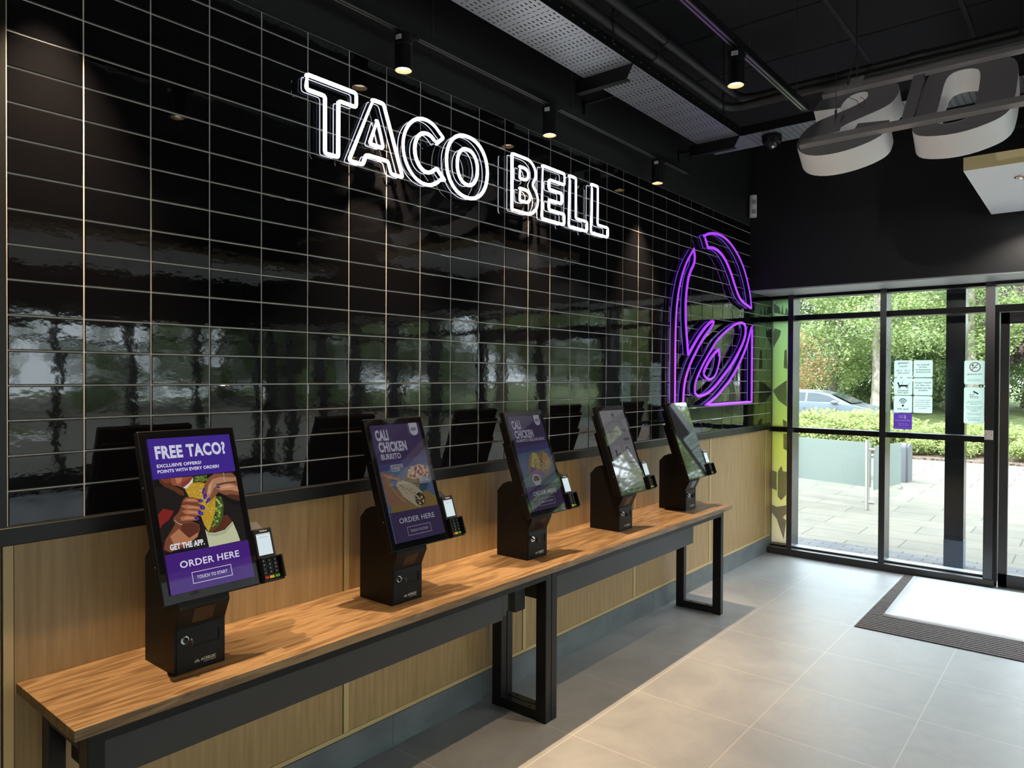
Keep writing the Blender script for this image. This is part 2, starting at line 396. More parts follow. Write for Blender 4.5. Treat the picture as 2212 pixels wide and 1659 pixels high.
# ------------------------------------------------------------------ shop front
mull = [(.187, .235), (.967, 1.015), (1.727, 1.79)]
w1 = struct('window_1', MB().box((.02, 6.085, .0), (1.80, 6.16, .062)).box((.02, 6.16, 0), (1.80, 6.29, .075)), mat('bronze_black_sill', (.03, .026, .024), .4), smooth=0)
mb = MB()
for a, b in mull: mb.box((a, 6.10, .05), (b, 6.29, 2.425))
frame_m = mat('satin_window_frame', (.016, .016, .017), .26, spec=.9)
struct('mullion', mb, frame_m, w1, smooth=0)
mb = MB()
for a, b in ((0, .187), (.235, .967), (1.015, 1.727)):
    mb.box((a, 6.165, 1.144), (b, 6.28, 1.190)); mb.box((a, 6.165, 2.190), (b, 6.28, 2.238)); mb.box((a, 6.16, 2.398), (b, 6.29, 2.426))
struct('transom', mb, satin, w1, smooth=0)
mb = MB()
for a, b in ((.235, .967), (1.015, 1.727)):
    for z0, z1 in ((.075, 1.144), (1.190, 2.190), (2.238, 2.398)):
        mb.box((a, WY, z0), (b, WY+.006, z1))
struct('pane', mb, glass, w1, smooth=0)
struct('sill_sheet', MB().box((.235, 6.17, .0755), (.967, 6.26, .078)).box((1.015, 6.17, .0755), (1.727, 6.26, .078)), mat('grey_sill_sheet', (.35, .40, .43), .3), w1, smooth=0)
# door and the glazing beyond it (also what the tiles mirror)
d1 = struct('door_1', MB().box((1.79, 6.13, 2.185), (3.75, 6.28, 2.24)).box((1.79, 6.10, 2.398), (3.75, 6.29, 2.426)).box((1.79, 6.14, .0), (1.815, 6.28, 2.185)).box((3.7, 6.1, 0), (3.75, 6.28, 2.42)), satin, smooth=0)
brownb = mat('bronze_black_stile', (.028, .024, .022), .4)
for k in range(2):
    a = 1.822+.94*k; b = a+.93
    struct('door_leaf', MB().box((a, 6.16, .01), (a+.058, 6.21, 2.18)).box((b-.058, 6.16, .01), (b, 6.21, 2.18)).box((a, 6.16, 2.09), (b, 6.21, 2.18)).box((a, 6.16, .01), (b, 6.21, .11)), brownb, d1, smooth=0)
    struct('door_pane', MB().box((a+.058, 6.18, .11), (b-.058, 6.186, 2.09)), glass, d1, smooth=0)
struct('door_closer', MB().box((1.90, 6.13, 2.105), (2.13, 6.16, 2.135)), darkgrey, d1, smooth=0)
struct('threshold', MB().box((1.80, 6.10, .0), (3.72, 6.30, .012)), steel, d1, smooth=0)
struct('pane', MB().box((1.79, WY, 2.24), (3.7, WY+.006, 2.398)), glass, d1, smooth=0)
mb = MB(); mp_ = MB(); xs = [3.75, 4.6, 5.45, 6.3, 7.15, 8.0, 8.6]
for i in range(len(xs)-1):
    a, b = xs[i], xs[i+1]
    mb.box((b-.06, 6.10, 0), (b, 6.29, 2.42)); mb.box((a, 6.12, 0), (b, 6.29, .08)); mb.box((a, 6.165, 1.144), (b, 6.28, 1.19)); mb.box((a, 6.165, 2.19), (b, 6.28, 2.238)); mb.box((a, 6.16, 2.398), (b, 6.29, 2.426))
    mp_.box((a, WY, .08), (b-.06, WY+.006, 2.4))
w2 = struct('window_2', mb, satin, smooth=0); struct('pane', mp_, glass, w2, smooth=0)
mb = MB(); mp_ = MB(); yy = [RY0+1.0*i for i in range(11)]
for i in range(len(yy)-1):
    a, b = yy[i], yy[i+1]
    mb.box((RX, b-.09, .25), (RX+.12, b, 2.43)); mb.box((RX, a, 2.15), (RX+.1, b, 2.2)); mb.box((RX, a, 2.40), (RX+.1, b, 2.43)); mb.box((RX, a, .25), (RX+.1, b, .30))
    mp_.box((RX+.05, a, .3), (RX+.056, b-.09, 2.4))
w3 = struct('window_3', mb, satin, smooth=0); struct('pane', mp_, glass, w3, smooth=0)

# ------------------------------------------------------------------ bench tables
def table(y0, y1, ra, rb, tray, label, extra=False):
    t = empty('bench_table', ((.22), (y0+y1)/2, 0), label, 'table', 'kiosk benches')
    link('table_top', MB().box((.001, y0, .727), (.440, y1, .757)), oaktop, t, smooth=0, bevel=.0015)
    for r in (ra, rb):
        mb = MB(); a, b = r, r+.044
        mb.box((.350, a, .0), (.410, b, .727)); mb.box((.072, a, .0), (.132, b, .727))
        mb.box((.132, a, .004), (.350, b, .050)); mb.box((.132, a, .66), (.350, b, .727))
        l = link('leg_frame', mb, satin, t, smooth=0, bevel=.003)
        for xx in (.18, .30): link('screw', MB().cyl((xx, (a+b)/2, .050), (xx, (a+b)/2, .0525), .006, 10), slotm, l)
    link('rail', MB().box((.380, ra+.044, .690), (.410, rb, .727)).box((.075, ra+.044, .690), (.105, rb, .727)), satin, t, smooth=0)
    mb = MB().box((.15, tray[0], .552), (.352, tray[1], .690))
    if extra:
        mb.box((.15, tray[1], .568), (.352, tray[1]+.03, .690)); mb.box((.15, tray[1]+.03, .58), (.34, tray[1]+.055, .690))
        mb.box((.20, 1.955, .535), (.30, 2.03, .655))
    link('cable_tray_box', mb, mat('charcoal_steel', (.028, .027, .028), .4), t, smooth=0, bevel=.002)
    return t
table(.020, 2.115, .062, 2.051, (.112, 1.80), 'oak topped bench table on black loop legs, under the three kiosks nearest the camera', True)
table(2.117, 4.210, 2.098, 4.083, (2.145, 3.768), 'oak topped bench table on black loop legs, under the two kiosks nearest the windows')

# ------------------------------------------------------------------ screen artwork
_em = {}
def emat(rgb, k=1.0):
    key = (rgb, round(k, 3))
    if key in _em: return _em[key]
    lin = srgb(*rgb)
    m = mat('screen_%d_%d_%d' % rgb, (.006, .006, .007), .03, spec=1.0, emit=lin, es=k)
    _em[key] = m; return m
class Art:
    def __init__(s, fr, k): s.mb = MB(); s.fr = fr; s.k = k; s.mats = []; s.n = 0
    def mi(s, rgb):
        m = emat(rgb, s.k)
        if m not in s.mats: s.mats.append(m)
        return s.mats.index(m)
    def poly(s, pts, rgb, holes=None):
        s.n += 1; s.mb.poly([s.fr(u, v, s.n) for u, v in pts], s.mi(rgb))
    def rect(s, u0, v0, u1, v1, rgb): s.poly([(u0, v0), (u1, v0), (u1, v1), (u0, v1)], rgb)
    def ell(s, u, v, a, b, rgb, ang=0, n=20, asp=.563):
        ca, sa = math.cos(ang), math.sin(ang); P_ = []
        for i in range(n):
            x, y = a*math.cos(2*PI*i/n), b*math.sin(2*PI*i/n)
            P_.append((u+x*ca-y*sa/asp*1.0, v+(x*sa*asp+y*ca)))
        s.poly(P_, rgb)
    def text(s, t, u0, v0, u1, v1, rgb, bold=.02, sp=1.0):
        s.n += 1; put_text(s.mb, s.fr, t, (u0, v0, u1, v1), s.mi(rgb), bold, sp, s.n)
    def outline(s, u0, v0, u1, v1, t, rgb, asp=.563):
        th = t*asp
        s.rect(u0, v0, u1, v0+th, rgb); s.rect(u0, v1-th, u1, v1, rgb); s.rect(u0, v0, u0+t, v1, rgb); s.rect(u1-t, v0, u1, v1, rgb)
W_ = (236, 236, 248)
def footer(a, base, fg=W_):
    a.rect(0, 0, 1, .25, base)
    a.text('ORDER HERE', .146, .151, .857, .195, fg, .016, 1.06)
    a.outline(.260, .041, .733, .114, .006, fg)
    a.text('TOUCH TO START', .314, .066, .677, .087, fg, .012, 1.08)
HANDS = dict(
 face=[(.074,.734),(.204,.733),(.201,.701),(.221,.682),(.274,.667),(.335,.638),(.333,.607),(.29,.616),(.212,.653),(.122,.685),(.08,.712)],
 nose=[(.204,.734),(.481,.73),(.448,.71),(.396,.688),(.33,.663),(.277,.678),(.222,.685),(.202,.704)],
 lips=[(.341,.699),(.474,.729),(.492,.722),(.442,.689),(.367,.657),(.33,.663),(.309,.679)],
 teeth=[(.333,.661),(.409,.687),(.48,.728),(.493,.715),(.451,.685),(.401,.66),(.36,.654)],
 green=[(.473,.727),(.643,.732),(.638,.695),(.573,.682),(.509,.692),(.455,.688)],
 shell=[(.352,.649),(.441,.685),(.521,.687),(.605,.674),(.678,.625),(.704,.578),(.689,.538),(.674,.483),(.599,.397),(.546,.348),(.507,.4),(.49,.452),(.382,.598)],
 lett=[(.701,.578),(.77,.568),(.778,.507),(.744,.43),(.68,.38),(.621,.358),(.549,.346),(.599,.397),(.674,.483)],
 handR=[(.58,.661),(.649,.709),(.725,.731),(.95,.724),(.997,.691),(.993,.595),(.99,.523),(.91,.54),(.815,.577),(.739,.602),(.666,.566),(.611,.544),(.563,.541),(.594,.575),(.545,.571),(.537,.609)],
 fingR=[(.717,.641),(.826,.652),(.911,.651),(.989,.626),(.998,.587),(.896,.606),(.77,.611),(.714,.63)],
 fingR2=[(.586,.594),(.627,.658),(.693,.695),(.786,.704),(.988,.688),(.988,.665),(.787,.663),(.687,.632),(.63,.583),(.59,.564)],
 nails=[[(.534,.609),(.554,.641),(.58,.639),(.573,.617),(.552,.604)],[(.539,.572),(.558,.6),(.586,.603),(.59,.586),(.572,.569),(.55,.566)],[(.559,.541),(.584,.565),(.617,.575),(.619,.558),(.589,.54),(.567,.535)],[(.712,.636),(.732,.644),(.765,.639),(.767,.628),(.74,.625)],
  [(.47,.566),(.493,.573),(.527,.566),(.537,.555),(.512,.549),(.48,.554)],[(.478,.522),(.506,.529),(.539,.515),(.542,.503),(.513,.497),(.482,.508)],[(.446,.49),(.47,.496),(.507,.481),(.512,.469),(.485,.463),(.451,.474)],[(.394,.456),(.422,.459),(.455,.447),(.448,.437),(.419,.438),(.397,.447)]],
 sleeve=[(.005,.509),(.069,.544),(.186,.52),(.164,.498),(.107,.463),(.039,.443),(.006,.42)],
 handL=[(.291,.576),(.336,.598),(.412,.589),(.523,.566),(.518,.548),(.465,.548),(.545,.521),(.53,.499),(.48,.499),(.513,.473),(.492,.459),(.428,.467),(.455,.446),(.435,.435),(.353,.437),(.443,.406),(.438,.366),(.385,.326),(.259,.285),(.064,.262),(.0,.287),(.034,.343),(.168,.431),(.156,.472),(.229,.506),(.272,.543)],
 palm=[(.237,.425),(.351,.428),(.433,.403),(.425,.363),(.369,.328),(.239,.323),(.222,.373)],
 fl=[[(.262,.508),(.328,.516),(.454,.496),(.504,.469),(.492,.459),(.413,.472),(.303,.486)],[(.256,.544),(.346,.546),(.478,.522),(.531,.504),(.503,.495),(.424,.508),(.314,.521)],[(.234,.47),(.317,.478),(.425,.456),(.45,.442),(.427,.436),(.323,.444),(.244,.447)],[(.300,.572),(.345,.588),(.44,.578),(.50,.556),(.46,.552),(.37,.562)]],
 neck=[(.639,.388),(.751,.439),(.806,.444),(.86,.392),(.794,.356),(.624,.339),(.548,.346)],
 shirt=[(.511,.37),(.541,.347),(.623,.337),(.747,.346),(.86,.392),(.896,.313),(.913,.255),(.523,.251)])
def art_app(a):
    H = HANDS
    a.rect(0, 0, 1, 1, (24, 22, 22))
    a.poly(H['face'], (92, 48, 30)); a.poly([(.09,.733),(.2,.733),(.197,.71),(.15,.70)], (122, 66, 42)); a.poly(H['sleeve'], (128, 32, 30)); a.poly(H['neck'], (88, 44, 30)); a.poly(H['shirt'], (196, 200, 164))
    a.poly([(.53,.345),(.63,.332),(.75,.341),(.862,.385),(.855,.37),(.75,.322),(.63,.313),(.535,.325)], (172, 176, 142))
    a.poly(H['nose'], (150, 82, 58)); a.poly([(.26,.733),(.345,.731),(.32,.70),(.27,.69)], (190, 122, 88)); a.poly(H['lips'], (136, 56, 56)); a.poly(H['teeth'], (226, 220, 206)); a.poly(H['green'], (78, 92, 34))
    rr = random.Random(5)
    for i in range(16): a.ell(rr.uniform(.48, .63), rr.uniform(.692, .726), .018, .008, rr.choice([(120, 146, 58), (52, 62, 26), (150, 92, 44), (96, 128, 48)]), rr.uniform(0, 3), 6)
    a.poly(H['shell'], (190, 152, 46))
    for i in range(150):
        u, v = rr.uniform(.38, .69), rr.uniform(.37, .675)
        if (u-.36)*1.0 > (.66-v)*.62 - .0 and u < .675-(.55-v)*.35 and u > .36+(.63-v)*.66: a.ell(u, v, .009, .0035, rr.choice([(214, 180, 70), (160, 122, 30), (226, 196, 96), (176, 136, 36)]), rr.uniform(-1.3, -.6), 6)
    a.poly(H['lett'], (66, 82, 34))
    for i in range(34):
        f = rr.random(); u = .73-.14*f*f+rr.uniform(-.032, .032); v = .565-.19*f
        a.ell(u, v, .016, .008, rr.choice([(132, 160, 66), (92, 122, 48), (170, 186, 100), (44, 54, 26), (150, 176, 84)]), rr.uniform(0, 3), 6)
    for i in range(8): a.ell(.57+.008*i, .352+.004*i, .012, .006, rr.choice([(96, 48, 30), (130, 70, 40), (70, 34, 22)]), .4, 6)
    a.poly(H['handR'], (132, 82, 56)); a.poly(H['fingR2'], (178, 128, 96)); a.poly(H['fingR'], (186, 132, 98))
    a.poly([(.60,.60),(.637,.652),(.70,.690),(.66,.645),(.632,.600)], (206, 158, 124)); a.poly([(.77,.632),(.86,.642),(.95,.633),(.90,.622),(.8,.622)], (208, 156, 120))
    a.poly([(.82,.577),(.91,.54),(.99,.523),(.992,.56),(.91,.575)], (78, 42, 30)); a.poly([(.72,.658),(.83,.662),(.985,.664),(.985,.655),(.83,.653),(.74,.645)], (96, 56, 40))
    a.poly(H['handL'], (118, 66, 44)); a.poly(H['palm'], (92, 46, 32)); a.poly([(.20,.40),(.30,.33),(.42,.36),(.40,.33),(.26,.29),(.12,.30),(.09,.36)], (178, 118, 84))
    for f in H['fl']: a.poly(f, (172, 108, 76))
    for f in H['fl']:
        cx = sum(p[0] for p in f)/len(f); cy = sum(p[1] for p in f)/len(f)
        a.poly([(cx+(p[0]-cx)*.6, cy+.003+(p[1]-cy)*.45) for p in f], (198, 136, 100))
    for f in H['nails']:
        a.poly(f, (54, 38, 150)); cx = sum(p[0] for p in f)/len(f); cy = sum(p[1] for p in f)/len(f); a.ell(cx+.006, cy-.002, .006, .002, (176, 160, 236), -.5, 6)
    for k in range(7): a.ell(.838+.004*math.sin(k), .728-.009*k, .005, .003, (206, 196, 190), 0, 6)
    for k in range(9): a.ell(.165+.075*k/8, .458-.035*math.sin(k/8*1.5), .005, .003, (206, 192, 180), 0, 6)
    a.rect(0, .733, 1, 1, (62, 36, 142))
    a.text('FREE TACO?', .067, .861, .918, .951, (214, 216, 236), .042, 1.08)
    a.text('EXCLUSIVE OFFERS?', .064, .806, .587, .828, W_, .022, 1.03); a.text('POINTS WITH EVERY ORDER?', .063, .769, .80, .791, W_, .022, 1.03)
    a.text('GET THE APP.', .067, .271, .465, .310, (236, 234, 240), .042, 1.08)
    footer(a, (66, 26, 122), (228, 226, 244))
def art_burrito(a, box=False):
    rr = random.Random(9 if box else 8)
    a.rect(0, 0, 1, 1, (88, 110, 148))
    a.rect(0, .66, 1, 1, (74, 60, 104)); a.poly([(0,.66),(1,.70),(1,.63),(0,.60)], (74, 74, 128))  # header and footer purple greyed to paint in reflection haze on the glass
    for k in range(4): a.poly([(-0+.28*k,.25),(.006+.28*k,.25),(.306+.28*k-.1,.62),(.3+.28*k-.1,.62)], (120, 140, 172))
    if not box:
        a.poly([(.05,.25),(1,.25),(1,.33),(.80,.40),(.55,.52),(.30,.47),(.10,.36)], (150, 124, 70))
        a.poly([(.42,.52),(.55,.58),(.95,.60),(1,.56),(.98,.50),(.70,.46),(.5,.47)], (132, 106, 66))
        a.poly([(.50,.53),(.58,.60),(.80,.63),(.97,.60),(.98,.55),(.80,.51),(.62,.50)], (196, 168, 140))
        for i in range(46): a.ell(rr.uniform(.56, .93), rr.uniform(.525, .61), .022, .011, rr.choice([(176, 92, 62), (218, 196, 170), (150, 60, 50), (236, 222, 204), (120, 92, 40)]), rr.uniform(0, 3), 7)
        a.poly([(.66,.36),(.84,.40),(.92,.47),(.82,.50),(.72,.46)], (60, 88, 104))
        a.poly([(.25,.47),(.32,.52),(.60,.46),(.74,.38),(.72,.29),(.64,.26),(.56,.27),(.34,.37)], (188, 180, 160))
        for i in range(90):
            f = rr.random(); u = .30+.34*f+rr.uniform(-.05, .05); v = .49-.15*f+rr.uniform(-.028, .022); a.ell(u, v, .009, .004, rr.choice([(176, 132, 52), (146, 100, 36), (206, 164, 84)]), rr.uniform(0, 3), 6)
        a.ell(.65, .325, .105, .058, (98, 74, 44), .6)
        for i in range(34):
            t = rr.uniform(0, 2*PI); q = rr.random()**.5; a.ell(.65+.085*q*math.cos(t), .325+.046*q*math.sin(t), .02, .010, rr.choice([(206, 186, 150), (60, 70, 36), (44, 36, 26), (160, 110, 60), (226, 214, 190)]), rr.uniform(0, 3), 6)
        a.poly([(0,.60),(.10,.585),(.26,.55),(.37,.52),(.36,.50),(.28,.505),(.16,.54),(.14,.52),(.20,.44),(.30,.36),(.42,.30),(.41,.285),(.30,.29),(.16,.31),(.05,.30),(0,.34)], (150, 110, 88))
        a.poly([(.02,.58),(.12,.566),(.26,.535),(.33,.515),(.2,.525),(.10,.54)], (180, 138, 112)); a.poly([(.10,.52),(.16,.45),(.26,.37),(.38,.305),(.30,.33),(.18,.41)], (182, 142, 116))
        a.rect(.215, .617, .455, .645, (190, 190, 204)); a.text('ALSO AVAILABLE', .228, .623, .443, .639, (40, 36, 60), .03, .9)
        a.rect(.215, .588, .375, .614, (190, 190, 204)); a.text('SEASONAL', .228, .593, .362, .609, (40, 36, 60), .03, .9)
        a.rect(.72, .483, .90, .508, (190, 190, 204)); a.text('CALI RANCH', .732, .488, .888, .503, (40, 36, 60), .03, .9)
        a.rect(.72, .456, .93, .480, (190, 190, 204)); a.text('& FLAME SAUCE', .732, .460, .918, .475, (40, 36, 60), .03, .9)
        a.text('BURRITO', .075, .695, .46, .745, (208, 206, 226), .02, .98)
    else:
        a.poly([(0,.25),(1,.25),(1,.42),(.78,.36),(.4,.44),(0,.40)], (96, 120, 128)); a.poly([(.18,.40),(.34,.58),(.80,.60),(.98,.46),(.72,.33),(.30,.36)], (150, 130, 96))
        a.poly([(.28,.42),(.44,.60),(.56,.59),(.62,.50),(.50,.38)], (196, 186, 110)); a.poly([(.62,.44),(.78,.60),(.90,.56),(.92,.46),(.76,.40)], (186, 150, 100))
        a.poly([(.22,.40),(.30,.46),(.62,.38),(.70,.34),(.40,.36)], (128, 92, 150))
        for i in range(60): a.ell(rr.uniform(.42, .72), rr.uniform(.40, .52), .02, .009, rr.choice([(176, 150, 80), (110, 120, 50), (206, 186, 140), (120, 70, 40)]), rr.uniform(0, 3), 6)
        a.ell(.36, .315, .125, .055, (206, 206, 210)); a.ell(.36, .315, .095, .042, (104, 66, 42)); a.poly([(.25,.30),(.47,.30),(.44,.255),(.28,.255)], (190, 190, 196))
        a.text('BURRITO DELUXE BOX', .075, .722, .93, .752, (208, 206, 226), .02, .98)
    a.text('CALI', .055, .858, .30, .955, (208, 206, 226), .045, 1.1)
    a.text('CHICKEN', .07, .758, .62, .848, (208, 206, 226), .045, 1.1)
    a.rect(.755, .93, .93, 1.0, (206, 206, 224)); a.ell(.8425, .93, .0875, .045, (206, 206, 224)); a.text('NEW', .785, .926, .900, .957, (36, 30, 60), .024, 1.0)
    footer(a, (68, 54, 98), (206, 204, 222))
def art_start(a):
    a.rect(0, 0, 1, 1, (150, 148, 152)); a.rect(0, .0, 1, .06, (120, 118, 124))
    a.poly([(.47,.955),(.50,.965),(.53,.955),(.545,.93),(.55,.905),(.45,.905),(.455,.93)], (70, 62, 84)); a.rect(.47, .91, .53, .93, (150, 148, 152))
    a.text('REWARDS THAT ARE WORTH IT', .12, .843, .80, .852, (84, 80, 90), .01)
    a.text('HOW WILL YOU BE', .14, .715, .86, .745, (84, 80, 90), .03); a.text('EATING', .17, .66, .52, .69, (84, 80, 90), .03); a.text('HERE', .66, .60, .90, .635, (60, 58, 66), .03)
    for u in (.12, .55):
        a.rect(u, .36, u+.34, .56, (160, 158, 162)); a.outline(u, .36, u+.34, .56, .004, (116, 114, 120))
    a.poly([(.18,.42),(.24,.42),(.25,.50),(.19,.50)], (70, 68, 76)); a.rect(.16, .40, .42, .412, (70, 68, 76)); a.ell(.33, .425, .06, .03, (70, 68, 76)); a.ell(.33, .42, .045, .02, (160, 158, 162))
    a.poly([(.64,.42),(.78,.40),(.80,.48),(.70,.53),(.62,.49)], (70, 68, 76)); a.poly([(.66,.43),(.765,.415),(.78,.475),(.70,.51),(.64,.48)], (160, 158, 162))
    a.text('EAT IN', .20, .31, .38, .335, (84, 80, 90), .03); a.text('TAKE OUT', .60, .31, .84, .335, (84, 80, 90), .03)
def art_idle(a):
    a.rect(0, 0, 1, 1, (76, 78, 82)); a.rect(0, 0, 1, .05, (62, 64, 68)); a.rect(.30, .52, .70, .56, (96, 98, 104))

# ------------------------------------------------------------------ order kiosks
TILT = math.radians(19.5); ST, CT = math.sin(TILT), math.cos(TILT)
def kiosk(xf, y0, sx, sy, art, k, label, keydark=False):
    """xf, y0: front near corner of the base; sx, sy: bottom middle of the touch screen, world"""
    zt = .757
    t = empty('order_kiosk', (xf-.1, y0+.08, zt), label, 'kiosk', 'order kiosks')
    prof = [(-.195,0),(0,0),(0,.140),(.030,.203),(.022,.226),(-.02,.236),(-.075,.376),(-.125,.376),(-.160,.362),(-.195,.325)]
    mb = MB(); W = .160
    mb.prism([(xf+a, y0, zt+b) for a, b in prof], [(xf+a, y0+W, zt+b) for a, b in prof])
    base = link('base', mb, blackmetal, t, smooth=20, bevel=.0015)
    # printer door with a scooped slot
    f = lambda y, z, d=0: (xf+.003-d, y0+y, zt+z)
    d_ = MB(); ya, yb, za, zb = .006, .154, .006, .136; sa, sb, ta, tb = .052, .138, .074, .112
    d_.add([f(ya,za),f(yb,za),f(yb,zb),f(ya,zb),f(sa,ta),f(sb,ta),f(sb,tb),f(sa,tb),f(sb,tb,.022),f(sa,tb,.022),f(sb,ta,.001),f(sa,ta,.001)],
           [(0,1,5,4),(1,2,6,5),(2,3,7,6),(3,0,4,7),(11,10,8,9),(7,6,8,9),(4,7,9,11),(6,5,10,8)])
    g = lambda y, z: f(y, z, .003)
    d_.add([f(ya,za),f(yb,za),f(yb,zb),f(ya,zb),g(ya,za),g(yb,za),g(yb,zb),g(ya,zb)], [(0,4,5,1),(1,5,6,2),(2,6,7,3),(3,7,4,0)])
    door = link('printer_door', d_, blackmetal, t, smooth=0)
    lg = MB(); fr = lambda u, v, w: f(u, v, -.0003)
    put_text(lg, fr, 'ACRELEC', (.080, .0235, .128, .0325), 0, .03, 1.05); put_text(lg, fr, 'A GLORY COMPANY', (.088, .0175, .128, .0208), 0, .01)
    for r0, r1 in ((.0075, .0058), (.0042, .0026)):
        n = 10; pa = [fr(.0685+r0*math.cos(PI*i/n), .022+1.2*r0*math.sin(PI*i/n), 0) for i in range(n+1)]; pb = [fr(.0685+r1*math.cos(PI*i/n), .022+1.2*r1*math.sin(PI*i/n), 0) for i in range(n+1)]
        lg.add(pa+pb, [(i, i+1, n+2+i, n+1+i) for i in range(n)])
    link('printed_logo', lg, mat('pale_print', (.55, .52, .46), .5), door, smooth=0)
    lk = MB().cyl(f(.026, .104), f(.026, .104, -.010), .0125, 20).cyl(f(.026, .104, -.010), f(.026, .104, -.016), .009, 20)
    lock = link('lock', lk, chrome, t)
    ky = MB().hexa([f(.0245, .102, -.016), f(.0275, .102, -.016), f(.0275, .102, -.026), f(.0245, .102, -.026), f(.0245, .106, -.016), f(.0275, .106, -.016), f(.0275, .106, -.026), f(.0245, .106, -.026)])
    ky.sphere((xf+.036, y0+.033, zt+.101), .0125, 8, 0, (1.0, .5, 1.05))
    link('key', ky, rubber, lock)
    # scanner window in the sloping visor
    q = lambda y, s_, d=.0008: (xf+.030*s_+d*.9, y0+y, zt+.140+.063*s_-d*.43)
    link('scanner_window', MB().add([q(.050,.12),q(.116,.12),q(.116,.9),q(.050,.9)], [(0,1,2,3)]), mat('smoked_red_window', (.012, .008, .008), .12, spec=.3), t, smooth=0)
    # screen, tilted
    zb = .978
    S = lambda u, v, w: (sx - v*ST + w*CT, sy + u, zb + v*CT + w*ST)
    def slab(mb, u0, u1, v0, v1, w0, w1, mi=0): return mb.hexa([S(u0,v0,w0), S(u1,v0,w0), S(u1,v1,w0), S(u0,v1,w0), S(u0,v0,w1), S(u1,v0,w1), S(u1,v1,w1), S(u0,v1,w1)], mi)
    scr = link('touch_screen', slab(MB(), -.1575, .1575, 0, .535, -.026, 0), blackmetal, t, smooth=0, bevel=.004)
    link('front_glass', MB().add([S(-.1535,.004,.0006), S(.1535,.004,.0006), S(.1535,.531,.0006), S(-.1535,.531,.0006)], [(0,1,2,3)]), screenglass, scr, smooth=0)
    a = Art(lambda u, v, w: S(-.134+.268*u, .0285+.478*v, .0008+.00003*w), k); art(a)
    link('display', a.mb, a.mats, scr, smooth=0)
    hb = slab(MB(), -.150, .150, .02, .49, -.050, -.026); slab(hb, -.12, .12, .04, .395, -.085, -.050)
    link('rear_housing', hb, blackmetal, t, smooth=0, bevel=.003)
    for v in (.12, .36): p = Vector(S(-.1575, v, -.013)); link('side_screw', MB().cyl(p, p+Vector((0, -.0012, 0)), .003, 8), steel, scr)
    # card terminal on its bracket
    br = slab(MB(), .150, .205, .12, .165, -.05, -.018); br.hexa([S(.158,.172,-.022), S(.206,.172,-.022), S(.206,.176,-.012), S(.158,.176,-.012), S(.158,.205,-.040), S(.201,.205,-.040), S(.201,.207,-.036), S(.158,.207,-.036)])
    link('terminal_bracket', br, blackmetal, t, smooth=0)
    tm = slab(MB(), .1605, .227, .076, .178, -.018, .004); slab(tm, .161, .226, .002, .080, -.012, .002)
    ter = link('card_terminal', tm, mat('terminal_black', (.014, .014, .015), .3), t, smooth=0, bevel=.004)
    td = MB().add([S(.1655,.089,.0045), S(.2165,.089,.0045), S(.2165,.160,.0045), S(.1655,.160,.0045)], [(0,1,2,3)])
    put_text(td, lambda u, v, w: S(u, v, .0049), 'Welcome here', (.176, .1465, .206, .1495), 1, .0); td.add([S(.1655,.157,.0048), S(.2165,.157,.0048), S(.2165,.158,.0048), S(.1655,.158,.0048)], [(0,1,2,3)], 1)
    put_text(td, lambda u, v, w: S(u, v, .0047), 'Verifone', (.180, .166, .207, .171), 2, .02)
    link('terminal_display', td, [emat((206, 222, 226), .85), emat((70, 80, 100), .8), plastic], ter, smooth=0)
    sh = slab(MB(), .2305, .237, .006, .080, -.012, .024); slab(sh, .161, .1645, .006, .080, -.012, .020); slab(sh, .161, .237, .076, .081, -.012, .022); slab(sh, .161, .237, .0, .006, -.012, .014)
    link('keypad_shroud', sh, blackmetal, ter, smooth=0, bevel=.003)
    kk = MB()
    for r in range(4):
        for c in range(3): slab(kk, .1675+.0205*c, .1835+.0205*c, .0265+.0128*r, .0355+.0128*r, .002, .0065)
    for c in range(3): slab(kk, .1675+.0205*c, .1835+.0205*c, .0115, .0205, .002, .0065, 1+c)
    for r in range(4):
        for c in range(3): put_text(kk, lambda u, v, w: S(u, v, .0069), '123456789*0#'[3*(3-r)+c], (.1735+.0205*c, .029+.0128*r, .1765+.0205*c, .0335+.0128*r), 4, .02)
    link('keys', kk, [rubber, mat('red_key', (.5, .02, .03), .4), mat('yellow_key', (.7, .45, .03), .4), mat('green_key', (.12, .36, .04), .4), plastic], ter, smooth=0)
    return t
kiosk(.305, .336, .331, .450, art_app, .66, 'black order kiosk showing two hands holding a taco on a purple advert, nearest the camera')
kiosk(.306, 1.183, .340, 1.313, art_burrito, .26, 'black order kiosk showing a hand holding a wrapped burrito, second from the camera')
kiosk(.282, 2.068, .342, 2.174, lambda a: art_burrito(a, True), .20, 'black order kiosk showing an open meal box and a cup, middle one of five')
kiosk(.284, 2.918, .342, 3.011, art_start, .26, 'black order kiosk with a plain grey start page, fourth from the camera')
kiosk(.292, 3.768, .354, 3.853, art_idle, .2, 'black order kiosk at the window end of the bench, its screen full of reflected trees')

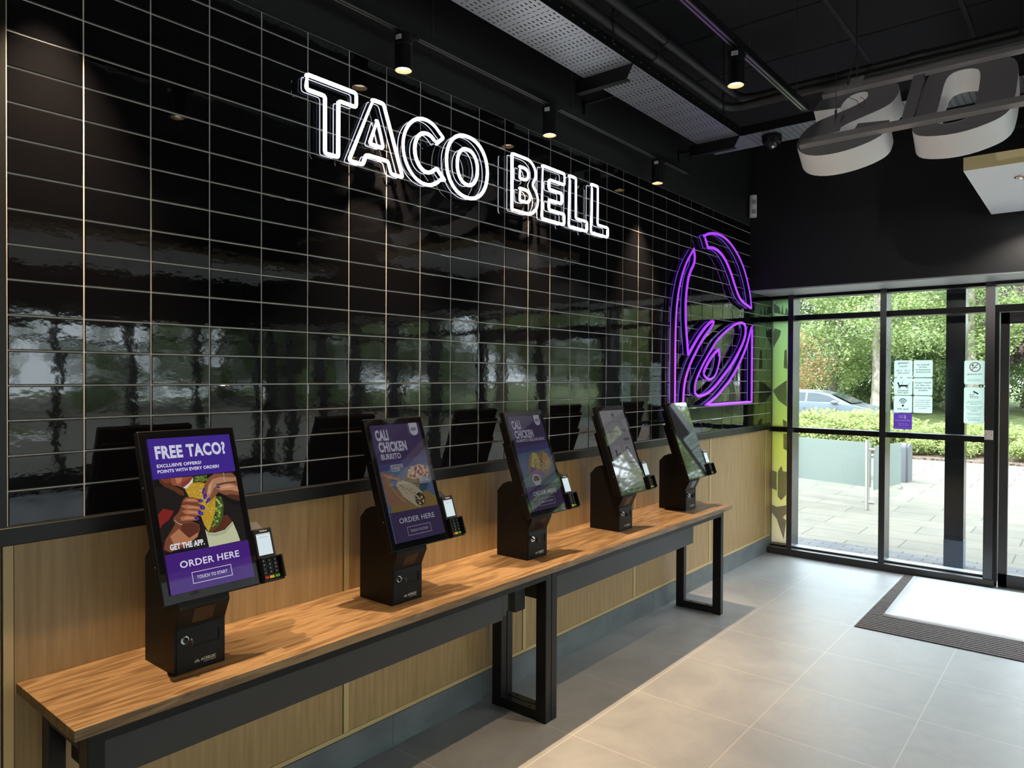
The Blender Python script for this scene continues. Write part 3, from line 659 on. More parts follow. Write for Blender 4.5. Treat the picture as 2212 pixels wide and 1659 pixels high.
# ------------------------------------------------------------------ neon lettering
NX = .043
def dens(pts, closed=True, r=.012, seg=3):
    """round the corners of a (y,z) polyline a little"""
    out = []; n = len(pts)
    for i in range(n):
        p = Vector(pts[i]); a = Vector(pts[i-1]); b = Vector(pts[(i+1) % n])
        da = (a-p); db = (b-p); la, lb = da.length, db.length
        q = min(r, la*.4, lb*.4); p0 = p+da/la*q; p1 = p+db/lb*q
        for k in range(seg+1):
            s = k/seg; out.append((p0*(1-s)**2 + p*2*s*(1-s) + p1*s*s))
    return out
T0, T1 = 2.822, 2.530
def ellp(y0, y1, z0, z1, e=2.15, n=48):
    cy, cz, a, b = (y0+y1)/2, (z0+z1)/2, (y1-y0)/2, (z1-z0)/2
    sg = lambda v, p: math.copysign(abs(v)**p, v)
    return [Vector((cy+a*sg(math.cos(2*PI*i/n), 2/e), cz+b*sg(math.sin(2*PI*i/n), 2/e))) for i in range(n)]
def arc(cy, cz, a, b, t0, t1, n=14): return [(cy+a*math.cos(t0+(t1-t0)*i/n), cz+b*math.sin(t0+(t1-t0)*i/n)) for i in range(n+1)]
Bout = [(2.225,2.529),(2.225,2.821)]+arc(2.345,2.753,.080,.068,PI/2,-.75,9)+[(2.399,2.690)]+arc(2.350,2.613,.095,.084,.85,-PI/2,10)
CC = [(1.673,2.731),(1.718,2.770)]+arc(1.603,2.676,.136,.147,.72,2*PI-.78,30)[1:]+[(1.728,2.575),(1.675,2.619)]+list(reversed(arc(1.612,2.675,.074,.088,.85,2*PI-.80,22)))[1:-1]
LET = [('T', [dens([(.971,T0),(1.210,T0),(1.210,2.764),(1.122,2.764),(1.122,2.538),(1.057,2.538),(1.057,2.764),(.971,2.764)])]),
 ('A', [dens([(1.297,T0),(1.356,T0),(1.466,2.531),(1.398,2.531),(1.381,2.582),(1.264,2.582),(1.246,2.537),(1.174,2.537)]), dens([(1.320,2.744),(1.355,2.632),(1.281,2.632)])]),
 ('C', [dens(CC, r=.006, seg=2)]),
 ('O', [ellp(1.739,2.030,2.524,2.820), ellp(1.812,1.956,2.586,2.758)]),
 ('B', [dens(Bout, r=.008, seg=2), dens([(2.286,2.768)]+arc(2.328,2.737,.034,.031,PI/2,-PI/2,8)+[(2.286,2.705)], r=.008, seg=2), dens([(2.287,2.654)]+arc(2.338,2.621,.041,.033,PI/2,-PI/2,8)+[(2.287,2.588)], r=.008, seg=2)]),
 ('E', [dens([(2.485,2.819),(2.696,2.819),(2.696,2.755),(2.550,2.755),(2.550,2.702),(2.672,2.702),(2.672,2.643),(2.550,2.643),(2.550,2.588),(2.696,2.588),(2.696,2.528),(2.485,2.528)])]),
 ('L', [dens([(2.742,2.820),(2.812,2.820),(2.812,2.584),(2.932,2.584),(2.932,2.528),(2.742,2.528)])]),
 ('L', [dens([(2.976,2.820),(3.048,2.820),(3.048,2.586),(3.167,2.586),(3.167,2.528),(2.976,2.528)])])]
sg = empty('neon_sign', (.0, 2.07, 2.53), 'glowing white neon outline lettering on the black tiled wall above the kiosks', 'sign')
for ch, loops in LET:
    mb = MB(); me_ = MB()
    for lp in loops:
        mb.tube([(NX, p[0], p[1]) for p in lp], .0085, True, 8)
        me_.tube([(.010, p[0], p[1]) for p in lp], .0022, True, 5)
    o = link('letter', mb.dark_back(), [neonw, neonside], sg, smooth=60)
    link('backing_edge', me_, neonedge, o, smooth=60)
    for lp in loops:   # stand-off studs from tube to backing
        for i in range(0, len(lp), max(1, len(lp)//3)): link('stud', MB().cyl((0, lp[i][0], lp[i][1]), (NX-.005, lp[i][0], lp[i][1]), .0025, 6), clear, o)

BELL = [[(4.381,2.626),(4.329,2.578),(4.265,2.517),(4.213,2.449),(4.173,2.383),(4.143,2.314),(4.121,2.247),(4.104,2.18),(4.093,2.095),(4.087,1.98),(4.085,1.841),(4.085,1.708),(4.085,1.574),(4.084,1.441),(4.215,1.441),(4.224,1.481),(4.230,1.55),(4.247,1.618),(4.286,1.687),(4.343,1.766),(4.416,1.832),(4.501,1.91),(4.6,1.986),(4.69,2.039),(4.740,2.078),(4.754,2.100),(4.723,2.104),(4.655,2.076),(4.565,2.027),(4.468,1.961),(4.383,1.892),(4.299,1.825),(4.284,1.916),(4.270,1.984),(4.260,2.045),(4.254,2.10),(4.252,2.177),(4.257,2.249),(4.271,2.322),(4.294,2.396),(4.331,2.453),(4.385,2.508),(4.403,2.554),(4.395,2.595)],
 [(4.562,2.751),(4.632,2.779),(4.728,2.798),(4.827,2.807),(4.928,2.802),(5.019,2.785),(5.113,2.753),(5.21,2.708),(5.295,2.653),(5.367,2.591),(5.427,2.52),(5.48,2.441),(5.519,2.361),(5.544,2.267),(5.447,2.287),(5.345,2.307),(5.273,2.339),(5.216,2.388),(5.16,2.448),(5.105,2.511),(5.037,2.573),(4.97,2.622),(4.892,2.659),(4.804,2.681),(4.718,2.685),(4.634,2.672),(4.616,2.697),(4.592,2.728)],
 [(5.572,2.114),(5.572,1.831),(5.573,1.44),(4.609,1.438),(4.712,1.465),(4.829,1.507),(4.949,1.565),(5.073,1.625),(5.175,1.692),(5.267,1.761),(5.346,1.831),(5.414,1.897),(5.469,1.963),(5.51,2.029),(5.551,2.09)],
 [(5.326,2.128),(5.395,2.12),(5.424,2.084),(5.418,2.025),(5.371,1.959),(5.291,1.888),(5.199,1.817),(5.096,1.748),(4.984,1.686),(4.875,1.626),(4.768,1.572),(4.664,1.534),(4.552,1.512),(4.465,1.511),(4.416,1.538),(4.41,1.589),(4.441,1.641),(4.494,1.697),(4.559,1.76),(4.648,1.829),(4.739,1.9),(4.82,1.957),(4.928,2.007),(5.064,2.064),(5.193,2.108)],
 [(4.851,1.884),(4.868,1.855),(4.868,1.815),(4.854,1.765),(4.825,1.715),(4.778,1.665),(4.697,1.636),(4.628,1.646),(4.566,1.681),(4.604,1.727),(4.66,1.776),(4.74,1.831)]]
bs_ = empty('neon_bell', (.0, 4.83, 1.438), 'tall violet neon bell emblem on the black tiles next to the windows', 'sign')
def chaikin(P_, k=2):
    for _ in range(k):
        Q = []
        for i in range(len(P_)):
            a = Vector(P_[i-1]); p = Vector(P_[i]); b = Vector(P_[(i+1) % len(P_)])
            ang = (p-a).angle(b-p) if (p-a).length > 1e-6 and (b-p).length > 1e-6 else 0
            if ang > .9: Q += [p+(a-p)*.12, p, p+(b-p)*.12]
            else: Q += [p+(a-p)*.25, p+(b-p)*.25]
        P_ = Q
    return P_
for lp in BELL:
    lp = chaikin(lp, 1); n = len(lp)
    o = link('tube', MB().tube([(NX+.004, p[0], p[1]) for p in lp], .0115, True, 8).dark_back(), [neonp, neonside], bs_, smooth=60)
    mb = MB(); A = [(NX-.002, p[0], p[1]) for p in lp]; B = [(.012, p[0], p[1]) for p in lp]
    mb.add(A+B, [(i, (i+1) % n, n+(i+1) % n, n+i) for i in range(n)])
    link('channel_side', mb, neonside, o, smooth=40)
    link('backing_edge', MB().tube([(.010, p[0], p[1]) for p in lp], .0035, True, 5), neonpedge, o, smooth=60)

# ------------------------------------------------------------------ ceiling: tracks, spotlights, cable trays, pipes
def track(x, y0, y1, label, rods):
    t = empty('lighting_track', (x, y1, 3.10), label, 'lighting track', 'lighting tracks')
    link('rail', MB().box((x-.0175, y0, 3.104), (x+.0175, y1, 3.138)), satin, t, smooth=0)
    for dx in (-.0085, .0085): link('conductor', MB().box((x+dx-.0025, y0, 3.1025), (x+dx+.0025, y1-.03, 3.1045)), steel, t, smooth=0)
    link('end_cap', MB().box((x-.019, y1, 3.103), (x+.019, y1+.012, 3.139)), rubber, t, smooth=0)
    for y in rods: link('suspension_wire', MB().cyl((x, y, 3.138), (x, y, CZ), .0022, 6).cyl((x, y, 3.136), (x, y, 3.20), .004, 8), darkgrey, t)
track(.145, -1.5, 4.085, 'black lighting track close along the top of the tiled wall', (.4, 1.55, 2.62, 3.9))
track(1.180, -1.5, 3.34, 'black lighting track hanging farther out over the room', (.6, 2.55, 3.2))
def spot(x, y, label, e, cone=62, tilt=None, col=WARM):
    z = 2.944
    t = empty('spotlight', (x, y, z), label, 'spotlight', 'track spotlights')
    link('body', MB().lathe((x, y, z), [(.0345, 0), (.0375, 0), (.0375, .101), (.0365, .102), (.0365, .104), (.0375, .105), (.0375, .150), (.001, .150)], 32), blackmetal, t)
    link('reflector', MB().lathe((x, y, z), [(.0345, 0), (.0325, .008), (.0295, .016)], 32), bronze, t)
    link('lens', MB().lathe((x, y, z), [(.0298, .0158), (.001, .0158)], 24), lens, t)
    link('track_adapter', MB().box((x-.017, y-.02, z+.150), (x+.017, y+.075, z+.158)), satin, t, smooth=0)
    if tilt: t.rotation_euler = (math.radians(tilt[0]), 0, math.radians(tilt[1])); t.location.z += .05
    n = 8; A = [(x+.0379*math.cos(a), y+.0379*math.sin(a), z+.118) for a in [math.radians(-100+45*i/n) for i in range(n+1)]]; B = [(p[0], p[1], p[2]+.020) for p in A]
    stk = link('sticker', MB().add(A+B, [(i, i+1, n+2+i, n+1+i) for i in range(n)]), sticker, t)
    bar = MB()
    for i in range(2, 7): a = math.radians(-100+45*(i+.2)/n); bar.add([(x+.0382*math.cos(a+d), y+.0382*math.sin(a+d), z+h) for d, h in ((0,.123),(.03,.123),(.03,.132),(0,.132))], [(0,1,2,3)])
    link('barcode', bar, ink, stk, smooth=0)
    l = lamp_spot('spotlight_beam', (0, 0, -.003), e, col, cone=cone, blend=1, r=.012); l.parent = t
E1 = 300
spot(.145, .10, 'black track spotlight over the near end of the bench, above the picture', E1)
spot(.145, 1.379, 'black track spotlight above the first word of the white neon lettering', E1)
spot(.145, 2.417, 'black track spotlight above the second word of the white neon lettering', E1)
spot(.145, 3.624, 'black track spotlight between the white lettering and the violet bell', E1)
spot(1.175, 2.402, 'black track spotlight hanging from the track farther out over the floor', 80, 80)
spot(1.175, 1.05, 'black track spotlight out over the near floor, above the picture', 90, 80)

spot(1.175, -.60, 'unseen black track spotlight added to brighten the hanging letters, tilted towards them', 62, 44, (89, -12), (1, .92, .86))  # added lamp, lifts the letter backs, rails and raft edge

def tray_pattern(mb, frame, length, width, mi):
    """rows of slots on the underside; frame(s, t) -> 3d just below the tray bottom"""
    rows = int(length/.036)
    for i in range(rows):
        s0 = .018+.036*i
        k = i % 4
        if k < 2:
            n = 12
            for j in range(n):
                t0 = width*(j+.75+.15*(k % 2))/(n+.6); mb.add([frame(s0-.010, t0-.0032), frame(s0+.010, t0-.0032), frame(s0+.010, t0+.0032), frame(s0-.010, t0+.0032)], [(0,1,2,3)], mi)
        else:
            n = 10
            for j in range(n):
                t0 = width*(j+.8+.2*(k % 2))/(n+.8); mb.add([frame(s0-.0025, t0-.008), frame(s0+.0025, t0-.008), frame(s0+.0025, t0+.008), frame(s0-.0025, t0+.008)], [(0,1,2,3)], mi)
TZ = 3.280
t = empty('cable_tray', (.395, 4.0, TZ), 'perforated grey cable tray running along the ceiling beside the lighting track', 'cable tray', 'cable trays')
link('tray_bottom', MB().box((.245, -1.5, TZ), (.545, 4.03, TZ+.002)), galv, t, smooth=0)
mb = MB(); tray_pattern(mb, lambda s, u: (.245+u, 4.0-s, TZ-.0004), 3.6, .30, 0); o = link('slots', mb, slotm, t, smooth=0); o['kind'] = 'stuff'
for xx in (.245, .543): link('flange', MB().box((xx, -1.5, TZ), (xx+.002, 4.03, TZ+.060)), blackmetal, t, smooth=0)
mb = MB(); tr_ = tray_pattern
for i in range(40): mb.add([(.5455, 3.95-.09*i, TZ+.03), (.5455, 3.935-.09*i, TZ+.03), (.5455, 3.935-.09*i, TZ+.036), (.5455, 3.95-.09*i, TZ+.036)], [(0,1,2,3)])
o = link('flange_holes', mb, galv, t, smooth=0); o['kind'] = 'stuff'
t = empty('cable_tray', (2.0, 4.17, TZ), 'perforated grey cable tray crossing to the right behind the hanging letters', 'cable tray', 'cable trays')
link('tray_bottom', MB().box((.245, 4.032, TZ+.001), (3.6, 4.322, TZ+.003)), galv, t, smooth=0)
mb = MB(); tray_pattern(mb, lambda s, u: (.56+s, 4.032+u, TZ+.0006), 2.6, .29, 0); o = link('slots', mb, slotm, t, smooth=0); o['kind'] = 'stuff'
for yy_ in (4.032, 4.320): link('flange', MB().box((.55 if yy_ < 4.1 else .245, yy_, TZ), (3.6, yy_+.002, TZ+.060)), blackmetal, t, smooth=0)
for yb, lab in ((2.585, 'black channel bracket under the middle of the long cable tray'), (4.00, 'black channel bracket under the end of the long cable tray, by the camera dome')):
    mb = MB(); pr = [(.195, TZ-.072), (.515, TZ-.072), (.555, TZ-.003), (.195, TZ-.003)]
    mb.prism([(a, yb, b) for a, b in pr], [(a, yb+.004, b) for a, b in pr]); mb.box((.195, yb, TZ-.075), (.515, yb+.042, TZ-.071))
    thing('bracket', mb, blackmetal, lab, 'bracket', 'tray brackets', smooth=0)
# pipes
def pipe(z, x, yturn, label):
    p = [(x, -1.5, z)]+[(x, yturn-.10, z), (x+.03, yturn-.03, z), (x+.10, yturn, z), (3.6, yturn, z)]
    t = empty('pipe', (x, 2, z), label, 'pipe', 'black pipes')
    link('tube', MB().tube(p, .026, False, 14), rubber, t, smooth=60)
    for y in (1.5, 2.75): link('coupling', MB().cyl((x, y, z), (x, y+.08, z), .031, 16), rubber, t)
    for xx in (1.6, 2.2): link('coupling', MB().cyl((xx, yturn, z), (xx+.08, yturn, z), .031, 16), rubber, t)
pipe(3.365, .575, 3.74, 'lower black pipe running beside the cable tray')
pipe(3.430, .640, 3.81, 'upper black pipe running beside the cable tray')
for i, (xx, yy_, lab) in enumerate(((.608, 2.30, 'thin black threaded rod beside the cable tray, nearer the camera'), (.608, 3.60, 'thin black threaded rod beside the cable tray, at the pipe bend'), (2.10, 3.775, 'thin black threaded rod rising to the ceiling above the hanging letters'))):
    t = empty('threaded_rod', (xx, yy_, 3.27), lab, 'rod', 'ceiling rods')
    link('rod', MB().cyl((xx, yy_, 3.27), (xx, yy_, CZ), .005, 8), rubber, t)
    link('pipe_clip', MB().box((xx-.006, yy_-.012, 3.394), (xx+.006, yy_+.012, 3.401)), rubber, t, smooth=0)
def wallarm(y, z, lab):
    thing('wall_bracket', MB().box((-.005, y, z), (.24, y+.02, z+.022)).box((-.005, y, z-.07), (.016, y+.02, z+.03)), blackpaint, lab, 'bracket', 'wall brackets', smooth=0)
wallarm(2.95, 3.30, 'black wall bracket holding the cable tray, near its middle')
wallarm(4.20, 3.30, 'black wall bracket holding the cable tray, near its far end')
thing('cable', MB().tube([(.16, 4.06, 3.135), (.155, 4.1, 3.19), (.17, 4.14, 3.26), (.22, 4.12, 3.30)], .004, False, 6), darkgrey, 'thin black cable looping from the end of the wall side track', 'cable')
# dome camera
t = empty('dome_camera', (.715, 4.15, TZ), 'black dome security camera under the cable tray', 'security camera')
o_ = (.715, 4.15, TZ)
link('housing', MB().lathe(o_, [(.001, 0), (.062, 0), (.064, -.008), (.064, -.035), (.058, -.052), (.042, -.060), (.001, -.060)], 28), blackmetal, t)
link('dome', MB().lathe((.722, 4.138, TZ-.056), [(.039, .004), (.038, -.010), (.030, -.026), (.016, -.036), (.001, -.039)], 24), mat('smoked_dome', (.03, .03, .035), .04), t)
link('lens_ring', MB().sphere((.727, 4.125, TZ-.074), .018, 10), chrome, t)
# motion sensor
t = empty('motion_sensor', (.035, 5.60, 3.08), 'white wall mounted motion sensor in the corner above the tiles', 'sensor')
n = 8; prof = [(-.030, .03)]+[(-.03+.06*i/n, -.012-.012*math.sin(PI*i/n)) for i in range(n+1)]+[(.030, .03)]
ca, sa = math.cos(.55), math.sin(.55)
T_ = lambda a, b, z: (.036+a*ca-b*sa, 5.606+a*sa+b*ca, z)
link('case', MB().prism([T_(a, b, 3.080) for a, b in prof], [T_(a, b, 3.275) for a, b in prof]), plastic, t, smooth=40, bevel=.004)
for z in (3.105, 3.19):
    mb = MB().add([T_(-.016, -.0262, z), T_(.020, -.0262, z), T_(.020, -.0262, z+.042), T_(-.016, -.0262, z+.042)], [(0,1,2,3)])
    l = link('sensor_window', mb, mat('ribbed_window', (.42, .40, .39), .4), t, smooth=0)
    rb = MB()
    for k in range(6): rb.add([T_(-.013+.006*k, -.0266, z+.006), T_(-.0105+.006*k, -.0266, z+.006), T_(-.0105+.006*k, -.0266, z+.034), T_(-.013+.006*k, -.0266, z+.034)], [(0,1,2,3)])
    link('ribs', rb, mat('grey_rib', (.2, .19, .19), .5), l, smooth=0)
# hanging letters, seen from behind and below
LA = math.radians(42); LO = Vector((1.2, 3.2, 2.85)); LV = Vector((0, math.sin(LA), math.cos(LA))); LN = Vector((0, math.cos(LA), -math.sin(LA)))
G = lambda u, v, w_=0: LO + Vector((u, 0, 0)) + LV*v + LN*w_
SS = [(-.007,.375),(-.003,.431),(.013,.483),(.046,.52),(.095,.541),(.155,.552),(.231,.553),(.308,.535),(.373,.502),(.404,.458),(.414,.401),(.412,.346),(.395,.29),(.358,.252),(.303,.224),(.248,.196),(.196,.17),(.161,.137),(.142,.106),(.140,.075),(.158,.060),(.205,.064),(.244,.079),(.256,.155),(.407,.126),(.408,.072),(.403,.023),(.379,-.015),(.328,-.051),(.256,-.079),(.179,-.09),(.105,-.082),(.046,-.056),(.004,-.016),(-.028,.041),(-.033,.093),(-.029,.154),(-.007,.213),(.028,.256),(.083,.283),(.142,.307),(.204,.337),(.247,.371),(.263,.401),(.26,.439),(.245,.463),(.202,.47),(.163,.45),(.142,.401),(.136,.350)]
OO = [(.52,.051),(.523,.257),(.533,.457),(.554,.504),(.596,.528),(.66,.541),(.755,.536),(.842,.507),(.894,.462),(.914,.404),(.92,.355),(.923,.228),(.921,.108),(.912,.014),(.886,-.034),(.848,-.065),(.772,-.099),(.692,-.109),(.607,-.094),(.552,-.067),(.525,-.023),(.52,.02)]
OI = [(.611,.03),(.616,.201),(.618,.384),(.631,.433),(.651,.455),(.689,.462),(.739,.449),(.759,.423),(.769,.379),(.772,.264),(.771,.191),(.765,.04),(.74,0),(.70,-.012),(.655,-.008),(.625,.01)]
t = empty('hanging_letter_sign', (1.9, 3.2, 2.75), 'large white sided hanging letters seen from behind on grey rails near the ceiling', 'sign')
DP = .125
def letter(outer, inner=None):
    ring = MB()
    n = len(outer); A = [G(u, v, 0) for u, v in outer]; B = [G(u, v, DP) for u, v in outer]
    ring.add(A+B, [(i, (i+1) % n, n+(i+1) % n, n+i) for i in range(n)])
    if inner:
        k = len(inner); A2 = [G(u, v, 0) for u, v in inner]; B2 = [G(u, v, DP) for u, v in inner]
        ring.add(A2+B2, [(i, (i+1) % k, k+(i+1) % k, k+i) for i in range(k)])
    back = MB(); front = MB()
    if not inner:
        back.poly([G(u, v, .001) for u, v in outer]); front.poly([G(u, v, DP-.001) for u, v in reversed(outer)])
    else:   # ring face: bridge by angle
        M = 64; cu = sum(p[0] for p in inner)/len(inner); cv = sum(p[1] for p in inner)/len(inner)
        def hit(poly, a):
            d = Vector((math.cos(a), math.sin(a))); best = None
            for i in range(len(poly)):
                p = Vector(poly[i])-Vector((cu, cv)); q = Vector(poly[(i+1) % len(poly)])-Vector((cu, cv)); e = q-p
                den = d.x*e.y-d.y*e.x
                if abs(den) < 1e-9: continue
                s = (p.x*e.y-p.y*e.x)/den; r = (p.x*d.y-p.y*d.x)/den
                if s > 0 and -1e-6 <= r <= 1+1e-6: best = s if best is None else max(best, s)
            return (cu+d.x*best, cv+d.y*best)
        I_ = [hit(inner, 2*PI*i/M) for i in range(M)]; O_ = [hit(outer, 2*PI*i/M) for i in range(M)]
        for mb_, w_, fl in ((back, .001, False), (front, DP-.001, True)):
            mb_.add([G(u, v, w_) for u, v in I_+O_], [((i, (i+1) % M, M+(i+1) % M, M+i) if not fl else (M+i, M+(i+1) % M, (i+1) % M, i)) for i in range(M)])
    l = link('letter', ring, white, t, smooth=50)
    link('letter_back', back, lettergrey, l, smooth=0); link('letter_face', front, white, l, smooth=0)
letter(chaikin(SS, 1)); letter(chaikin(OO, 1), chaikin(OI, 1))
third = [(1.05,0),(1.40,0),(1.40,.12),(1.20,.12),(1.20,.22),(1.38,.22),(1.38,.33),(1.20,.33),(1.20,.53),(1.05,.53)]
def bar(u0, u1, v0, v1, w0, w1): return MB().hexa([G(u0,v0,w1), G(u1,v0,w1), G(u1,v1,w1), G(u0,v1,w1), G(u0,v0,w0), G(u1,v0,w0), G(u1,v1,w0), G(u0,v1,w0)])
link('rail', bar(0, 2.1, .006, .060, -.028, -.001), railgrey, t, smooth=0, bevel=.002)
link('rail', bar(.02, 2.1, .478, .528, -.028, -.001), railgrey, t, smooth=0, bevel=.002)
link('stile', bar(.470, .520, .060, .478, -.020, .02), lettergrey, t, smooth=0)
link('stile', bar(1.0, 1.05, .060, .478, -.020, .02), lettergrey, t, smooth=0)
tg = [link('hanger_tab', bar(.130, .190, .062, .140, -.032, -.029), lettergrey, t, smooth=0), link('hanger_tab', bar(.155, .222, .50, .588, -.032, -.029), railgrey, t, smooth=0)]
for (u, v), r in (((.160, .128), .0016), ((.188, .568), .0026)):
    p = G(u, v, -.034)
    link('hanging_wire', MB().cyl(p, (p.x, p.y, CZ), r, 6), darkgrey, t); link('wire_grip', MB().cyl((p.x, p.y, p.z+.03), (p.x, p.y, p.z+.075), .006, 8), darkgrey, t)
p = G(.160, .128, -.034)
link('wire_tail', MB().tube([(p.x, p.y, p.z+.07), (p.x+.02, p.y, p.z+.11), (p.x+.06, p.y, p.z+.125), (p.x+.10, p.y, p.z+.10), (p.x+.12, p.y, p.z+.06), (p.x+.135, p.y-.01, p.z+.05), (p.x+.14, p.y-.01, p.z+.09), (p.x+.12, p.y-.01, p.z+.11)], .0014, False, 5), darkgrey, t)
p = G(.188, .568, -.034)
link('cable_tie', MB().tube([(p.x, p.y, p.z+.085), (p.x+.05, p.y-.01, p.z+.07), (p.x+.085, p.y-.02, p.z+.05)], .0025, False, 5), rubber, t)
link('feed_cable', MB().tube([(p.x-.005, p.y, CZ), (p.x-.004, p.y, p.z+.12), (p.x-.03, p.y, p.z+.06), (p.x-.05, p.y+.01, p.z), (p.x-.05, p.y+.02, p.z-.04)], .004, False, 6), rubber, t)
# ceiling rafts
def raft(x0, x1, y0, y1, z, label, downs, e):
    t = empty('ceiling_raft', ((x0+x1)/2, (y0+y1)/2, z), label, 'ceiling raft', 'ceiling rafts')
    mb = MB().box((x0, y0, z), (x1, y1, z+.077), 1)
    mb.m[len(mb.m)-6] = 0
    link('board', mb, [whitep, cream], t, smooth=0)
    for x, y in downs:
        d = link('downlight', MB().lathe((x, y, z), [(.052, .001), (.052, -.004), (.043, -.005), (.042, .0)], 28), chrome, t)
        link('downlight_cup', MB().lathe((x, y, z), [(.042, -.0008), (.001, -.0008)], 24), mat('amber_lens', (.25, .14, .08), .3, emit=(1, .55, .3), es=.12), d)
        l = lamp_spot('downlight_beam', (0, 0, 0), e, (1, .92, .82), 130, .6, .04); l.parent = t; l.location = (x-(x0+x1)/2, y-(y0+y1)/2, -.012)
raft(1.807, 3.4, 4.195, 5.60, 2.857, 'white ceiling raft with cream edge and round downlights, near the doors', [(2.075, 4.53), (2.065, 5.39), (3.0, 4.53), (3.0, 5.39)], 30)
raft(4.6, 6.4, 1.0, 4.6, 2.857, 'unseen white ceiling raft over the dining area, added with downlights to light the room', [(5.0, 1.5), (6.0, 1.5), (5.0, 2.8), (6.0, 2.8), (5.0, 4.1), (6.0, 4.1)], 30)  # out of view, added so its downlights lift the general room light
raft(4.6, 6.4, -3.2, .4, 2.857, 'unseen white ceiling raft behind the photographer, added with downlights to light the room', [(5.0, -2.7), (6.0, -2.7), (5.0, -1.4), (6.0, -1.4), (5.0, -.1), (6.0, -.1)], 20)  # second added raft, its downlights fill the unseen rear of the room
mb = MB()
t = empty('exit_sign', (3.4, BH, 2.95), 'green emergency exit sign on the black wall over the doors', 'sign')
link('panel', MB().box((3.22, BH-.04, 2.92), (3.58, BH-.002, 3.10)), mat('exit_green', (.02, .25, .12), .4, emit=(.03, .42, .2), es=.8), t, smooth=0)
mb = MB(); fr = lambda u, v, w: (3.22+u, BH-.0405, 2.92+v)
mb.poly([fr(a, b, 0) for a, b in ((.21,.02),(.27,.02),(.27,.15),(.21,.15))]); mb.poly([fr(.12+.018*math.cos(a), .145+.016*math.sin(a), 0) for a in [2*PI*i/10 for i in range(10)]])
mb.poly([fr(a, b, 0) for a, b in ((.10,.125),(.14,.125),(.15,.09),(.17,.07),(.16,.06),(.13,.075),(.125,.06),(.15,.02),(.135,.02),(.11,.05),(.08,.02),(.065,.03),(.10,.065),(.105,.10),(.08,.08),(.07,.09))])
link('running_figure', mb, mat('exit_white', (.8, .85, .8), .4, emit=(.8, .95, .85), es=.8), t, smooth=0)

# ------------------------------------------------------------------ floor mat and white sheet
t = empty('entrance_mat', (2.4, 5.2, 0), 'ribbed grey brown entrance matting set into the floor by the doors', 'mat')
link('mat_base', MB().box((1.184, 4.446, .0005), (3.72, 6.06, .003)), mat('mat_groove', (.02, .018, .018), .9), t, smooth=0)
mb = MB(); y = 4.452
while y < 6.05: mb.box((1.190, y, .003), (3.715, y+.0245, .0062)); y += .0365
ribm = mat('mat_rib', (.12, .10, .095), .95); noise_color(ribm, 220, (.07, .06, .058), (.20, .175, .165), detail=2)
o = link('ribs', mb, ribm, t, smooth=0); o['kind'] = 'stuff'
n = 14; vs = []; fs = []
sheet = MB(); nx, ny = 16, 12
for j in range(ny+1):
    for i in range(nx+1):
        a, b = i/nx, j/ny; x = 1.283+(1.252-1.283)*b+a*(1.55); y = 4.792+b*1.255+.04*a*(1-b)*1.0
        sheet.v.append(Vector((x, y, .0085+.0012*math.sin(5*a+3*b)*math.sin(4*b+1)+.0025*(b**6))))
for j in range(ny):
    for i in range(nx): k = j*(nx+1)+i; sheet.f.append([k, k+1, k+nx+2, k+nx+1]); sheet.m.append(0)
o = thing('floor_sheet', sheet, mat('white_board', (.74, .76, .78), .32), 'large white protective sheet lying on the ribbed entrance mat', 'floor sheet', smooth=60)
sm = o.modifiers.new('thickness', 'SOLIDIFY'); sm.thickness = .002; sm.offset = -1

# ------------------------------------------------------------------ stickers on the shop front glass
GY = 6.2565
def plate(name, x0, z0, x1, z1, m_, label, group, lines, shapes=None, r=.012, inkm=ink):
    """lines: (text, cx, z, cap height) in the plate's own 0..1 frame, written to be read from outside (mirrored from here)"""
    t = empty(name, ((x0+x1)/2, GY, z0), label, 'sign', group)
    pts = []
    for cx, cz, a0 in ((x1-r, z0+r, -PI/2), (x1-r, z1-r, 0), (x0+r, z1-r, PI/2), (x0+r, z0+r, PI)):
        for k in range(5): a = a0+PI/2*k/4; pts.append((cx+r*math.cos(a), cz+r*math.sin(a)))
    link('vinyl', MB().prism([(a, GY+.001, b) for a, b in pts], [(a, GY-.0004, b) for a, b in pts]), m_, t, smooth=0)
    W, H = x1-x0, z1-z0
    fr = lambda u, v, w: (x1-u*W, GY-.0008, z0+v*H)
    mb = MB()
    for s, cu, v, h, wd in lines: put_text(mb, fr, s, (cu-wd/2, v, cu+wd/2, v+h), 0, .015)
    if shapes: shapes(mb, fr, W/H)
    if mb.v: link('print', mb, [inkm, mat('red_print', (.55, .05, .07), .5)], t, smooth=0)
sc = 1.0147
def sx(x): return 2.4258+(x-2.4258)*sc
def sz(z): return 1.6572+(z-1.6572)*sc
GR = 'shop front window notices'
A_, B_, C_, D_ = sx(1.067), sx(1.207), sx(1.215), sx(1.356)
r1, r2_, r3, r4 = (sz(1.664), sz(1.808)), (sz(1.513), sz(1.657)), (sz(1.364), sz(1.507)), (sz(1.221), sz(1.358))
plate('window_notice', A_, r1[0], B_, r1[1], mint, 'mint white opening hours notice on the window glass, top left of the stack', GR, [('Opening', .5, .76, .16, .58), ('Hours', .5, .60, .11, .42), ('11.00 - 11.00', .5, .36, .08, .72), ('Every Day', .5, .19, .12, .62)])
plate('window_notice', C_, r1[0], D_, r1[1], mint, 'mint white notice about alcohol on the window glass, top right of the stack', GR, [('Alcohol can', .5, .70, .09, .68), ('only be', .5, .54, .11, .42), ('consumed on', .5, .41, .09, .80), ('the premises.', .5, .25, .11, .80)])
